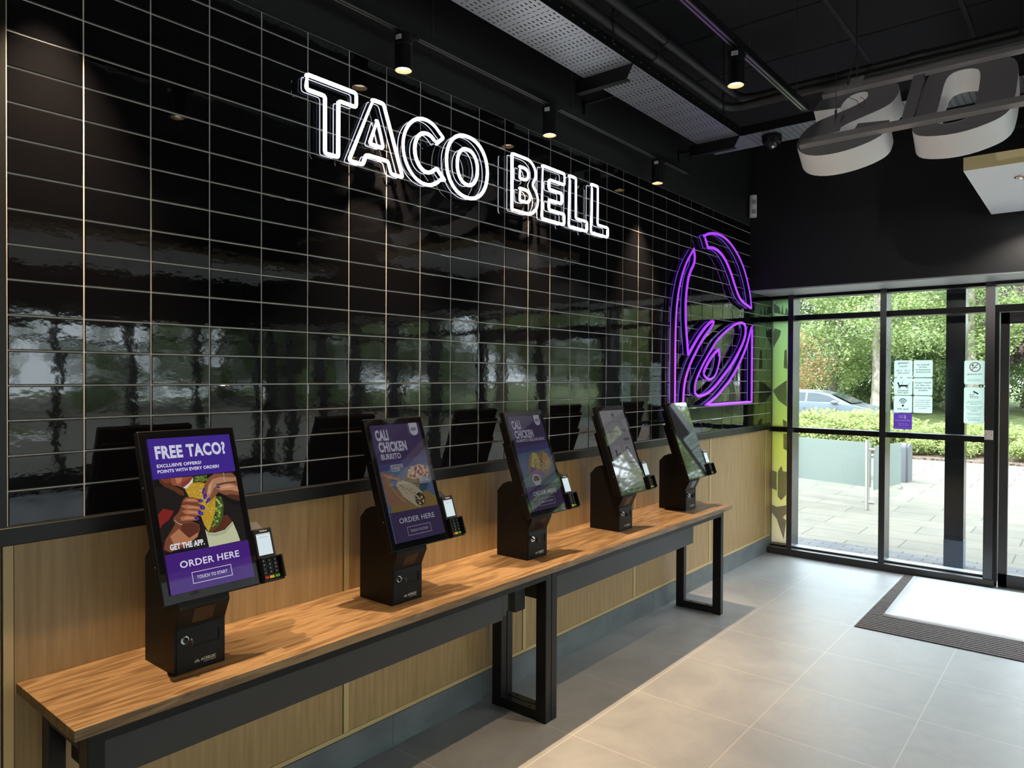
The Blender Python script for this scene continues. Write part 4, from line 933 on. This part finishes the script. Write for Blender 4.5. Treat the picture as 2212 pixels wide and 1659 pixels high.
def dog(mb, fr, asp):
    P_ = lambda pts: mb.poly([fr(u, v, 0) for u, v in pts])
    P_([(.22,.60),(.70,.60),(.74,.70),(.80,.735),(.82,.705),(.765,.62),(.74,.50),(.66,.50),(.30,.50),(.25,.52)]); P_([(.70,.64),(.745,.76),(.80,.75),(.82,.72),(.76,.60)])
    P_([(.22,.60),(.25,.59),(.16,.72),(.14,.71)])
    for u in (.26, .34): P_([(u-.03,.53),(u+.02,.53),(u-.02,.38),(u-.06,.38),(u-.06,.395),(u-.04,.40)])
    for u in (.64, .70): P_([(u-.02,.53),(u+.03,.53),(u+.04,.40),(u+.06,.38),(u+.01,.38)])
    P_([(.56,.60),(.58,.60),(.52,.83),(.50,.83)])
plate('window_notice', A_, r2_[0], B_, r2_[1], mint, 'mint white assistance dogs notice with a dog symbol on the window glass', GR, [('Assistance', .5, .22, .09, .62), ('dogs only', .5, .08, .11, .56)], dog)
plate('window_notice', C_, r2_[0], D_, r2_[1], mint, 'mint white notice asking to respect staff, on the window glass', GR, [('Please respect', .5, .68, .10, .86), ('our staff, we', .5, .54, .09, .72), ('will not tolerate', .5, .39, .09, .90), ('violence.', .5, .25, .09, .52)])
def wifi(mb, fr, asp):
    for r, th in ((.42, .055), (.30, .05), (.19, .045)):
        n = 12; A = [fr(.5+r*.66*math.cos(a), .42+r*math.sin(a), 0) for a in [PI*(.22+.56*i/n) for i in range(n+1)]]; B = [fr(.5+(r-th)*.66*math.cos(a), .42+(r-th)*math.sin(a), 0) for a in [PI*(.22+.56*i/n) for i in range(n+1)]]
        mb.add(A+B, [(i, i+1, n+2+i, n+1+i) for i in range(n)])
    mb.poly([fr(.5+.065*math.cos(2*PI*i/14), .41+.065*math.sin(2*PI*i/14), 0) for i in range(14)])
plate('window_notice', A_, r3[0], B_, r3[1], mint, 'mint white free wifi notice with signal arcs on the window glass', GR, [('Free Wifi', .5, .15, .11, .58)], wifi)
plate('window_notice', C_, r3[0], D_, r3[1], mint, 'mint white notice about noise and neighbours, right of the wifi notice', GR, [('Please respect your', .5, .72, .06, .80), ('neighbourhood and', .5, .60, .06, .80), ('reduce any noise', .5, .48, .06, .68), ('when you are leaving.', .5, .36, .07, .86), ('Thank you.', .5, .24, .07, .44)])
def nus(mb, fr, asp):
    mb.poly([fr(a, b, 0) for a, b in ((.32,.66),(.42,.66),(.42,.84),(.38,.90),(.33,.86))])
plate('window_notice', A_, r4[0], B_, r4[1], purplev, 'purple discount notice at the foot of the window notice stack', GR, [('WE LOVE', .58, .80, .08, .26), ('NHS', .60, .68, .11, .24), ('20% Discount?', .5, .51, .09, .82), ('Let us know', .5, .32, .07, .52), ('how we were...', .5, .22, .07, .60), ('www.tellthebell.co.uk', .5, .07, .05, .88)], nus, inkm=mat('white_print', (.8, .8, .82), .5))
E_, F_ = sx(1.580), sx(1.719)
def nosmoke(mb, fr, asp):
    cu, cv, R_ = .47, .73, .205/ .76
    k = asp
    n = 28; ring = lambda q: [fr(cu+q*math.cos(2*PI*i/n), cv+q*k*math.sin(2*PI*i/n), 0) for i in range(n)]
    A, B = ring(.28), ring(.235); mb.add(A+B, [(i, (i+1) % n, n+(i+1) % n, n+i) for i in range(n)], 1)
    mb.poly([fr(a, b, 0) for a, b in ((.34,.715),(.62,.715),(.62,.69),(.34,.69))]); mb.poly([fr(a, b, 0) for a, b in ((.52,.75),(.60,.76),(.64,.80),(.60,.84),(.50,.85),(.56,.81))])
    mb.poly([fr(a, b, 1) for a, b in ((.30,.855),(.33,.875),(.65,.605),(.62,.585))], 1)
plate('window_notice', E_, sz(1.609), F_, sz(1.802), mint, 'mint white no smoking notice with red ring, beside the door frame', GR, [('No Smoking', .5, .38, .085, .68), ('It is against the law to', .5, .19, .035, .62), ('smoke in these premises', .5, .14, .035, .70)], nosmoke)
def cctv(mb, fr, asp):
    P_ = lambda pts: mb.poly([fr(u, v, 0) for u, v in pts])
    P_([(.28,.84),(.53,.905),(.56,.875),(.31,.80)]); P_([(.46,.855),(.48,.86),(.54,.80),(.53,.79)]); P_([(.50,.80),(.70,.80),(.70,.79),(.50,.79)]); P_([(.69,.815),(.71,.815),(.71,.775),(.69,.775)])
cl_ = [('CCTV', .5, .70, .06, .44)]
for i, (s_, wd) in enumerate((('This area is covered by', .64), ('cameras which record images', .80), ('at all times.', .42), (None, 0), ('Pictures are kept for safety', .78), ('and the prevention of crime,', .74), ('by the operator of this', .66), ('restaurant.', .36), (None, 0), ('This scheme is controlled by', .72), ('the owner of the premises.', .70), (None, 0), ('For more information please', .74), ('ask a member of our', .60), ('team at the counter.', .58))):
    if s_: cl_.append((s_, .5, .60-.037*i, .026, wd))
plate('window_notice', E_, sz(1.292), F_, sz(1.585), mint, 'tall mint white CCTV notice with camera symbol, under the no smoking notice', GR, cl_, cctv)
# coloured graphic on the narrow pane next to the tiled wall
t = empty('window_graphic', (.09, 6.245, .08), 'tall yellow green window graphic with grey brush shapes beside the tiled wall', 'window graphic')
gm = translucent('yellow_green_print', (.5, .6, .3), .55)
def _gm():
    m = gm; g = N(m, 'ShaderNodeNewGeometry'); s = N(m, 'ShaderNodeSeparateXYZ'); cr = N(m, 'ShaderNodeValToRGB'); mr = N(m, 'ShaderNodeMapRange')
    L(m, g.outputs['Position'], s.inputs[0]); L(m, s.outputs['Z'], mr.inputs[0]); mr.inputs[1].default_value = 0; mr.inputs[2].default_value = 2.4; L(m, mr.outputs[0], cr.inputs[0])
    e = cr.color_ramp.elements
    while len(e) < 5: e.new(.5)
    for q, (p_, c) in zip(e, ((.0, srgb(226, 212, 190)), (.22, srgb(222, 216, 130)), (.42, srgb(210, 212, 60)), (.62, srgb(180, 206, 96)), (1, srgb(178, 220, 170)))): q.position = p_; q.color = (*[x+(1-x)*.25 for x in c], 1)
    for n_ in m.node_tree.nodes:
        if n_.type in ('BSDF_DIFFUSE', 'BSDF_TRANSLUCENT'): L(m, cr.outputs[0], n_.inputs[0])
_gm()
link('printed_pane', MB().box((0, 6.246, .075), (.187, 6.262, 2.40)), gm, t, smooth=0)
gp = translucent('grey_violet_print', (.40, .36, .41), .55)
SH = [[(0,2.373),(.006,2.279),(.129,2.249),(.129,2.288),(.113,2.327),(.103,2.266),(.091,2.267),(.082,2.352),(.068,2.268),(.052,2.331)],[(0,2.10),(.015,2.13),(.069,2.105),(.062,2.059),(.004,1.944),(0,1.96)],[(.101,1.911),(.121,1.926),(.129,1.74),(.095,1.748)],[(0,1.529),(.051,1.577),(.124,1.632),(.129,1.377),(.052,1.437)],[(.092,1.259),(.127,1.238),(.128,1.194),(.097,1.193)],[(.098,1.12),(.131,1.122),(.133,.959),(.099,.98)],
 [(0,.761),(.043,.75),(.044,.571),(0,.589)],[(.052,.74),(.058,.767),(.085,.816),(.096,.763),(.131,.758),(.129,.541),(.083,.481),(.052,.517)],[(0,.432),(.046,.414),(.13,.44),(.13,.355),(.1,.32),(.131,.293),(.11,.111),(.07,.222),(.047,.297),(0,.354)]]
for sh_ in SH: link('brush_shape', MB().poly([(a*1.06, 6.2452, b) for a, b in sh_]), gp, t, smooth=0)
t = empty('magnet_plate', (sx(1.75), 6.098, 1.17), 'small white metal lock plate with screws on the door frame', 'lock plate')
link('plate', MB().box((1.728, 6.094, 1.172), (1.787, 6.0999, 1.247)), mat('white_plate', (.62, .55, .50), .35, .3), t, smooth=0, bevel=.002)
for x_, z_ in ((1.737, 1.186), (1.776, 1.236), (1.776, 1.210), (1.737, 1.212)): link('screw', MB().cyl((x_, 6.094, z_), (x_, 6.0928, z_), .0035, 8), darkgrey, t)

# ------------------------------------------------------------------ outside
def brick_ground(name, c1, c2, mort, bw, rh, ms, off=.5, rough=.85, scale=1, var=3):
    m = mat(name, c1, rough); g = N(m, 'ShaderNodeNewGeometry'); br = N(m, 'ShaderNodeTexBrick'); br.offset = off
    br.inputs['Scale'].default_value = scale; br.inputs['Brick Width'].default_value = bw; br.inputs['Row Height'].default_value = rh
    br.inputs['Mortar Size'].default_value = ms; br.inputs['Color1'].default_value = (*c1, 1); br.inputs['Color2'].default_value = (*c2, 1); br.inputs['Mortar'].default_value = (*mort, 1)
    mp = N(m, 'ShaderNodeMapping'); mp.inputs['Rotation'].default_value = (0, 0, 0)
    n1 = N(m, 'ShaderNodeTexNoise'); n1.inputs['Scale'].default_value = var; n1.inputs['Detail'].default_value = 5
    mr = N(m, 'ShaderNodeMapRange'); mr.inputs[3].default_value = .78; mr.inputs[4].default_value = 1.15
    mx = N(m, 'ShaderNodeMix', data_type='RGBA', blend_type='MULTIPLY'); mx.inputs['Factor'].default_value = 1
    L(m, g.outputs['Position'], mp.inputs[0]); L(m, mp.outputs[0], br.inputs['Vector']); L(m, g.outputs['Position'], n1.inputs['Vector'])
    P(m).inputs['Specular IOR Level'].default_value = .08
    L(m, n1.outputs['Fac'], mr.inputs[0]); L(m, br.outputs['Color'], mx.inputs['A']); L(m, mr.outputs[0], mx.inputs['B']); L(m, mx.outputs['Result'], P(m).inputs['Base Color'])
    return m
paving = brick_ground('pale_paving', (.172, .154, .124), (.148, .135, .112), (.080, .071, .060), .92, .42, .006)
setts = brick_ground('grey_setts', (.115, .113, .118), (.137, .132, .127), (.062, .06, .06), .20, .10, .005)
struct('paving', MB().box((-14, 6.98, -.12), (26, 15.9, -.004)).box((8.78, -8, -.12), (19, 6.98, -.004)).box((26, 6.98, -.12), (60, 21.5, -.004)), paving, smooth=0)
struct('paving_band', MB().box((-14, 6.32, -.12), (8.78, 6.98, -.003)), setts, smooth=0)
lawnm = mat('lawn_grass', (.2, .3, .1), .9, spec=.08); noise_color(lawnm, 3, (.10, .135, .05), (.19, .215, .09), (1, .5, 1), 8, .35, .65)
road = mat('road_asphalt', (.20, .20, .205), .9, spec=.08); noise_color(road, 60, (.17, .17, .175), (.25, .245, .25))
mulch = mat('bark_mulch', (.2, .13, .09), .95, spec=.08); noise_color(mulch, 26, (.06, .04, .03), (.24, .175, .135), detail=8, lo=.38, hi=.62, bump=.8, bdist=.03)
struct('planting_bed', MB().box((-14, 15.9, -.3), (26, 19.0, .03)), mulch, smooth=0)
struct('road', MB().box((-40, 19.0, -.5), (40, 26.5, -.35)), road, smooth=0)
struct('lawn', MB().hexa([(-60, 26.5, -.6), (60, 26.5, -.6), (60, 70, -.6), (-60, 70, -.6), (-60, 26.5, -.33), (60, 26.5, -.33), (60, 70, .9), (-60, 70, .9)]), lawnm, smooth=0)
struct('lawn', MB().box((26, -30, -.5), (80, 26.5, -.1)), lawnm, smooth=0)

def leaves(n, blobs, size, seed, flat=.6, trunk=None):
    r = random.Random(seed); mb = MB(); tot = sum(b[3]**2*b[4] if len(b) > 4 else b[3]**2 for b in blobs); W = []
    for b in blobs: W.append(b[3]**2)
    for _ in range(n):
        b = r.choices(blobs, W)[0]
        while True:
            d = Vector((r.gauss(0, 1), r.gauss(0, 1), r.gauss(0, 1)))
            if d.length > .01: break
        d.normalize(); q = b[3]*(r.random()**.45)
        c = Vector((b[0]+d.x*q, b[1]+d.y*q, b[2]+d.z*q*(b[4] if len(b) > 4 else .8)))
        s = size*r.uniform(.6, 1.4)
        a = Vector((r.gauss(0, 1), r.gauss(0, 1), r.gauss(0, .5)-.25)).normalized(); nn = Vector((r.gauss(0, .6), r.gauss(0, .6), 1)).normalized()
        t = a.cross(nn)
        if t.length < .05: continue
        t.normalize()
        k = len(mb.v)
        mb.v += [c, c+a*s*.5+t*s*flat*.5, c+a*s, c+a*s*.5-t*s*flat*.5]; mb.f.append([k, k+1, k+2, k+3]); mb.m.append(0)
    return mb
def crown_blobs(seed, R, H, n, zlow):
    r = random.Random(seed); B = []
    for _ in range(n):
        a = r.uniform(0, 2*PI); q = R*r.random()**.5; z = r.uniform(zlow, H); s = (.55+.45*(1-abs((z-zlow)/(H-zlow)-.45)))
        B.append((q*s*math.cos(a), q*s*math.sin(a), z, r.uniform(.55, 1.15), .7))
    return B
def trunk_mb(h, r0, r1, lean, seed, limbs=3):
    r = random.Random(seed); mb = MB(); n = 12; pts = []; prev = None
    P_ = [(lean*(i/7)**1.3+.04*math.sin(i*1.7+seed), .05*math.sin(i*1.1+seed), h*i/7-.3) for i in range(8)]
    b = len(mb.v)
    for i, p in enumerate(P_):
        q = r0+(r1-r0)*i/7; q *= 1.35 if i == 0 else 1
        for k in range(n): mb.v.append(Vector((p[0]+q*math.cos(2*PI*k/n)*(1+.08*math.sin(3*k+i)), p[1]+q*math.sin(2*PI*k/n), p[2])))
    for i in range(7):
        for k in range(n): l = (k+1) % n; mb.f.append([b+i*n+k, b+i*n+l, b+(i+1)*n+l, b+(i+1)*n+k]); mb.m.append(0)
    for j in range(limbs):
        i = r.choice([3, 4, 5, 6]); p = Vector(P_[i]); a = r.uniform(0, 2*PI); L_ = r.uniform(1.2, 2.4)
        mb.tube([p, p+Vector((math.cos(a)*L_*.4, math.sin(a)*L_*.4, L_*.5)), p+Vector((math.cos(a)*L_, math.sin(a)*L_, L_*.9))], (r1)*.5, False, 6)
    return mb
_mesh = {}
def tree(x, y, z, kind, rot, sc_, label, group='trees beyond the road'):
    t = empty('tree', (x, y, z), label, 'tree', group); t.rotation_euler = (0, 0, rot); t.scale = (sc_, sc_, sc_)
    if kind not in _mesh:
        nl, R, H, nb, zl, size, lm, tr, bk = {'light': (30000, 3.2, 8.5, 60, 1.5, .135, leafA, (8, .20, .10, .7, 2, 4), bark), 'dark': (30000, 3.4, 8.0, 64, .3, .135, leafB, (7, .18, .08, .3, 5, 3), bark),
            'birch': (17000, 2.6, 9.0, 44, 2.8, .13, leafA, (9, .26, .15, .35, 4, 3), birch), 'rowan': (4200, 1.2, 3.8, 18, 1.2, .11, leafR, (3.4, .06, .03, .2, 7, 2), bark), 'plum': (5000, 2.2, 6.5, 30, 2.2, .2, leafP, (5, .13, .06, .2, 8, 3), bark)}[kind]
        fo = leaves(nl, crown_blobs(hash(kind) % 1 + len(kind)*3, R, H, nb, zl), size, len(kind)*11)
        a = MB(); a.v = fo.v; a.f = fo.f; a.m = fo.m
        me_f = link('tmp', a, lm, None, smooth=0); me_t = link('tmp', trunk_mb(*tr[:4], tr[4], tr[5]), bk, None, smooth=60)
        _mesh[kind] = (me_f.data, me_t.data); bpy.data.objects.remove(me_f); bpy.data.objects.remove(me_t)
        _mesh[kind][0].name = 'foliage'; _mesh[kind][1].name = 'trunk'
    for nm, me in zip(('foliage', 'trunk'), _mesh[kind]):
        o = bpy.data.objects.new(nm, me); C.objects.link(o); o.parent = t
    return t
BK = 'dense green tree in the leafy belt beyond the road'
tree(-6.8, 33, .05, 'light', .4, 1.0, 'slender brown trunked tree rising straight behind the parked car')
tree(-4.5, 31, .0, 'birch', 1.2, 1.0, 'pale barked birch seen at the right edge of the left window pane')
tree(-1.6, 34, .08, 'birch', 2.6, 1.02, 'pale barked birch seen behind the no smoking notice')
tree(-8.9, 36, .15, 'light', 3.3, 1.0, 'tall green tree behind the car, at the left edge of the window')
tree(-7.4, 29.5, .0, 'rowan', .9, .9, 'small rowan with orange red leaves behind the car roof')
tree(.1, 38, .2, 'plum', 2.0, 1.0, 'purple leaved tree seen through the door glass')
k = 0
for x, y, kd in ((-12.5, 39, 'dark'), (-9.6, 43, 'dark'), (-6.2, 41, 'dark'), (-3.2, 40, 'dark'), (-.4, 44, 'dark'), (2.6, 41, 'dark'), (5.6, 38, 'light'), (9.0, 40, 'dark'), (12.5, 36, 'light'), (16.5, 39, 'dark'), (-15.5, 42, 'light'), (-4.8, 47, 'light'), (20.5, 37, 'light'), (-1.8, 48, 'dark'), (-8, 49, 'light')):
    tree(x, y, .25, kd, k*1.3, 1.0+.08*(k % 3), BK, 'trees beyond the road'); k += 1
for x, y, kd, f in ((21, 27, 'light', 1.5), (25.5, 24, 'dark', 1.5), (30, 28, 'light', 1.6), (34, 23, 'dark', 1.5), (39, 27, 'light', 1.6), (17, 30, 'dark', 1.4), (13.5, 28, 'light', 1.3)):
    tree(x, y, -.2, kd, k*1.1, f, 'tall tree out to the right of the shop front, seen only mirrored', 'trees right of the shop front'); k += 1
for x, y, kd in ((33, 14, 'dark'), (35, 8, 'light'), (33, 2, 'dark'), (36, -4, 'light'), (34, -10, 'dark'), (36, 20, 'light'), (38, 26, 'dark')):
    tree(x, y, -.1, kd, k*1.7, 1.0, 'green tree beside the building, seen only mirrored in the tiles', 'trees beside the building'); k += 1
# low hedge
sh = [(0, 0, .42, .50, .75), (.42, .1, .36, .42, .75), (-.42, -.08, .38, .44, .75), (.1, -.3, .30, .4, .7), (-.1, .32, .40, .42, .8), (.25, .25, .52, .25, .9), (-.3, .15, .56, .22, .9)]
hm = link('tmp', leaves(2600, sh, .085, 21), leafH, None, smooth=0); hd = hm.data; hd.name = 'shrub_leaves'; bpy.data.objects.remove(hm)
hb_ = MB()
for i in range(14): a = i*2.4; hb_.tube([(0, 0, 0), (.15*math.cos(a), .15*math.sin(a), .22), (.38*math.cos(a), .38*math.sin(a), .5)], .006, False, 5)
hs = link('tmp', hb_, bark, None); hsd = hs.data; hsd.name = 'stems'; bpy.data.objects.remove(hs)
rr = random.Random(4); i = 0
for row, (y, s0) in enumerate(((16.5, .72), (17.1, .98), (17.8, 1.08), (18.5, 1.1))):
    for q in range(13):
        x = -6.2+.92*q+rr.uniform(-.2, .2)+(.4 if row % 2 else 0)
        s_ = s0*rr.uniform(.85, 1.12)
        if x > -1.2: s_ *= .78
        if x > .8: s_ *= .85
        t = empty('shrub', (x, y+rr.uniform(-.15, .15), .03), 'low leafy yellow green shrub in the hedge strip beyond the paving', 'shrub', 'hedge shrubs')
        t.rotation_euler = (0, 0, rr.uniform(0, 6)); t.scale = (s_*1.05, s_*1.05, s_)
        for nm, me in (('leaves', hd), ('stems', hsd)):
            o = bpy.data.objects.new(nm, me); C.objects.link(o); o.parent = t
        i += 1
# parked car
def car(x, y, z):
    t = empty('car', (x-2.2, y+.9, z), 'silver grey car parked beyond the hedge, seen through the left window pane', 'car')
    Q = lambda X, Y, Z: (x+X, y+Y, z+Z)
    paint = mat('silver_blue_paint', (.13, .155, .175), .22, .35); tint = mat('car_glass', (.03, .04, .045), .04); ln = mat('headlamp', (.75, .78, .8), .1)
    def arch(cx, r, z0, n=10): return [(cx+r*math.cos(PI*i/n), max(z0, .36+r*math.sin(PI*i/n))) for i in range(n+1)]
    prof = [(-.08,.30),(.0,.45),(.0,.72),(-.06,.90),(-.22,1.0),(-.6,1.10),(-1.12,1.22),(-2.2,1.28),(-4.25,1.30),(-4.5,1.15),(-4.58,.8),(-4.5,.35),(-4.18,.30)]+[(p[0], p[1]) for p in reversed(arch(-3.80, .38, .30))]+[(-3.40,.26),(-1.30,.26)]+[(p[0], p[1]) for p in reversed(arch(-.90, .38, .30))]
    mb = MB(); W = 1.82
    mb.prism([Q(a, .06 if b > 1.05 or b < .4 else .0, b) for a, b in prof], [Q(a, W-(.06 if b > 1.05 or b < .4 else .0), b) for a, b in prof])
    link('body', mb, paint, t, smooth=40, bevel=.02)
    gp_ = [(-1.10,1.21),(-1.72,1.50),(-2.15,1.60),(-2.8,1.61),(-3.6,1.55),(-4.35,1.29)]
    A = [Q(a, .10+(b-1.21)*.50, b) for a, b in gp_]; B = [Q(a, W-.10-(b-1.21)*.50, b) for a, b in gp_]
    link('cabin', MB().prism(A, B), paint, t, smooth=40, bevel=.02)
    dn = lambda a, b, e=.012: Q(a, .10+(b-1.21)*.50-e, b)
    link('side_window', MB().add([dn(-1.42,1.285), dn(-1.78,1.46), dn(-2.12,1.535), dn(-2.38,1.545), dn(-2.38,1.285)], [(0,1,2,3,4)]), tint, t, smooth=0)
    link('side_window', MB().add([dn(-2.45,1.285), dn(-2.45,1.548), dn(-2.9,1.55), dn(-3.42,1.50), dn(-3.40,1.29)], [(0,1,2,3,4)]), tint, t, smooth=0)
    nrm = .012
    link('windscreen', MB().add([Q(-1.13,.22,1.24), Q(-1.70,.30,1.505), Q(-1.70,W-.30,1.505), Q(-1.13,W-.22,1.24)], [(0,1,2,3)]), tint, t, smooth=0)
    for v in (.0,): pass
    wm = mat('windscreen_gap', (.03, .035, .04), .05)
    link('windscreen_glass', MB().add([Q(-1.10,.20,1.252), Q(-1.69,.28,1.528), Q(-1.69,W-.28,1.528), Q(-1.10,W-.20,1.252)], [(0,1,2,3)]), wm, t, smooth=0)
    for cx in (-.90, -3.80):
        for yy_ in (.02, W-.24):
            wh = link('wheel', MB().cyl(Q(cx, yy_, .34), Q(cx, yy_+.22, .34), .335, 28), rubber, t)
            if yy_ < 1: link('rim', MB().cyl(Q(cx, yy_-.005, .34), Q(cx, yy_, .34), .235, 24), mat('alloy', (.35, .36, .38), .3, .7), wh)
    for cx in (-.90, -3.80):
        n = 14; A = [Q(cx+.36*math.cos(PI*i/n), -.012, .36+.36*math.sin(PI*i/n)) for i in range(n+1)]; B = [Q(cx+.43*math.cos(PI*i/n), -.012, .36+.43*math.sin(PI*i/n)) for i in range(n+1)]
        link('arch_trim', MB().add(A+B, [(i, i+1, n+2+i, n+1+i) for i in range(n)]), darkgrey, t, smooth=0)
    link('headlight', MB().hexa([Q(-.08,-.012,.80), Q(.006,.1,.76), Q(.006,.42,.78), Q(-.08,.42,.80), Q(-.46,-.012,.98), Q(-.06,.1,.90), Q(-.06,.42,.90), Q(-.2,.42,.98)]), ln, t, smooth=0)
    link('mirror', MB().sphere(Q(-1.52, -.08, 1.27), .09, 8, 0, (1.2, 1.0, .7)).box(Q(-1.56, -.08, 1.20), Q(-1.48, .10, 1.26)), mat('mirror_cover', (.10, .11, .12), .3), t)
    for a, b in ((-1.48, 1.27), (-2.42, 1.27)): link('door_gap', MB().box(Q(a-.006, -.003, .42), Q(a+.006, .0, 1.1)), rubber, t, smooth=0)
    for a in (-2.25, -3.15): link('door_handle', MB().box(Q(a-.11, -.022, 1.0), Q(a+.11, .0, 1.03)), chrome, t, smooth=0)
    link('roof_rail', MB().tube([Q(-1.95, .28, 1.585), Q(-2.3, .285, 1.625), Q(-3.2, .285, 1.62), Q(-3.7, .27, 1.56)], .014, False, 6), steel, t)
    link('side_badge', MB().box(Q(-1.25, -.006, .96), Q(-.95, .0, .99)), chrome, t, smooth=0)
car(-2.15, 22, -.35)
# frosted screens and their post
t = empty('glass_screen', (-.9, 9.35, 0), 'long frosted glass screen on the paving in the left window pane', 'glass screen', 'frosted terrace screens')
pa, pb = Vector((-2.6, 9.98, 0)), Vector((.205, 9.215, 0)); d = (pb-pa).normalized(); nn = Vector((-d.y, d.x, 0))*.006
def pane3(z0, z1, a, b, nn): return MB().hexa([tuple(a-nn)[:2]+(z0,), tuple(b-nn)[:2]+(z0,), tuple(b+nn)[:2]+(z0,), tuple(a+nn)[:2]+(z0,), tuple(a-nn)[:2]+(z1,), tuple(b-nn)[:2]+(z1,), tuple(b+nn)[:2]+(z1,), tuple(a+nn)[:2]+(z1,)])
link('frosted_pane', pane3(.27, .835, pa, pb, nn), frost, t, smooth=0); link('clear_strip', pane3(.11, .27, pa, pb, nn), glass, t, smooth=0)
t = empty('glass_screen', (.33, 9.55, 0), 'short frosted glass screen turned away from the window, right of the steel post', 'glass screen', 'frosted terrace screens')
pa, pb = Vector((.262, 9.12, 0)), Vector((.395, 9.98, 0)); d = (pb-pa).normalized(); nn = Vector((-d.y, d.x, 0))*.006
link('frosted_pane', pane3(.25, .80, pa, pb, nn), frost, t, smooth=0); link('clear_strip', pane3(.10, .25, pa, pb, nn), glass, t, smooth=0)
link('pane_clip', MB().cyl((.39, 9.93, .20), (.43, 9.92, .20), .022, 12), steel, t)
t = empty('screen_post', (.190, 9.10, 0), 'round stainless steel post with two glass clamps, right end of the long frosted screen', 'post', 'terrace screen posts')
link('post_tube', MB().cyl((.190, 9.10, 0), (.190, 9.10, .878), .026, 24), steel, t)
for z in (.09, .755): link('clamp', MB().cyl((.20, 9.10, z), (.268, 9.115, z), .020, 16), steel, t)
t = empty('screen_post', (-.80, 9.38, 0), 'stainless steel post mostly hidden behind the first window mullion', 'post', 'terrace screen posts')
link('post_tube', MB().cyl((-.86, 9.42, 0), (-.86, 9.42, .878), .026, 24), steel, t)
link('clamp', MB().cyl((-.83, 9.42, .24), (-.795, 9.415, .24), .024, 16), steel, t)
gs = mat('bench_grey', (.10, .105, .11), .6)
t = empty('bench', (-.7, 12.3, 0), 'grey bench with tall end posts on the paving behind the short frosted screen', 'bench')
def pl_(x0, x1, y0, y1, h):
    n = 8; pr = [(y0, 0), (y1, 0)]+[((y0+y1)/2+(y1-y0)/2*math.cos(PI*i/n), h-.08+.08*math.sin(PI*i/n)) for i in range(n+1)]
    return MB().prism([(x0, a, b) for a, b in pr], [(x1, a, b) for a, b in pr])
for x0 in (.0, -1.5): link('end_post', pl_(x0, x0+.07, 12.05, 12.30, .62), gs, t, smooth=30)
link('end_post', pl_(.07, .10, 12.10, 12.42, .60), gs, t, smooth=30)
link('seat', MB().box((-1.5, 12.06, .35), (.02, 12.36, .385)), gs, t, smooth=0)
t = empty('column', (1.458, 6.675, 0), 'black square column standing outside close to the middle window pane', 'column')
spk = mat('black_column', (.010, .011, .013), .22); noise_color(spk, 120, (.009, .010, .013), (.05, .055, .065), detail=1, lo=.70, hi=.80, coord='World')
link('shaft', MB().box((1.386, 6.602, 0), (1.531, 6.748, 3.2)), spk, t, smooth=0)
link('foot_sleeve', MB().box((1.384, 6.600, 0), (1.533, 6.750, .24)), mat('blue_reflection_sleeve', (.10, .12, .17), .35), t, smooth=0)  # base plate sleeve, its blue-grey colour paints the bluish reflection there
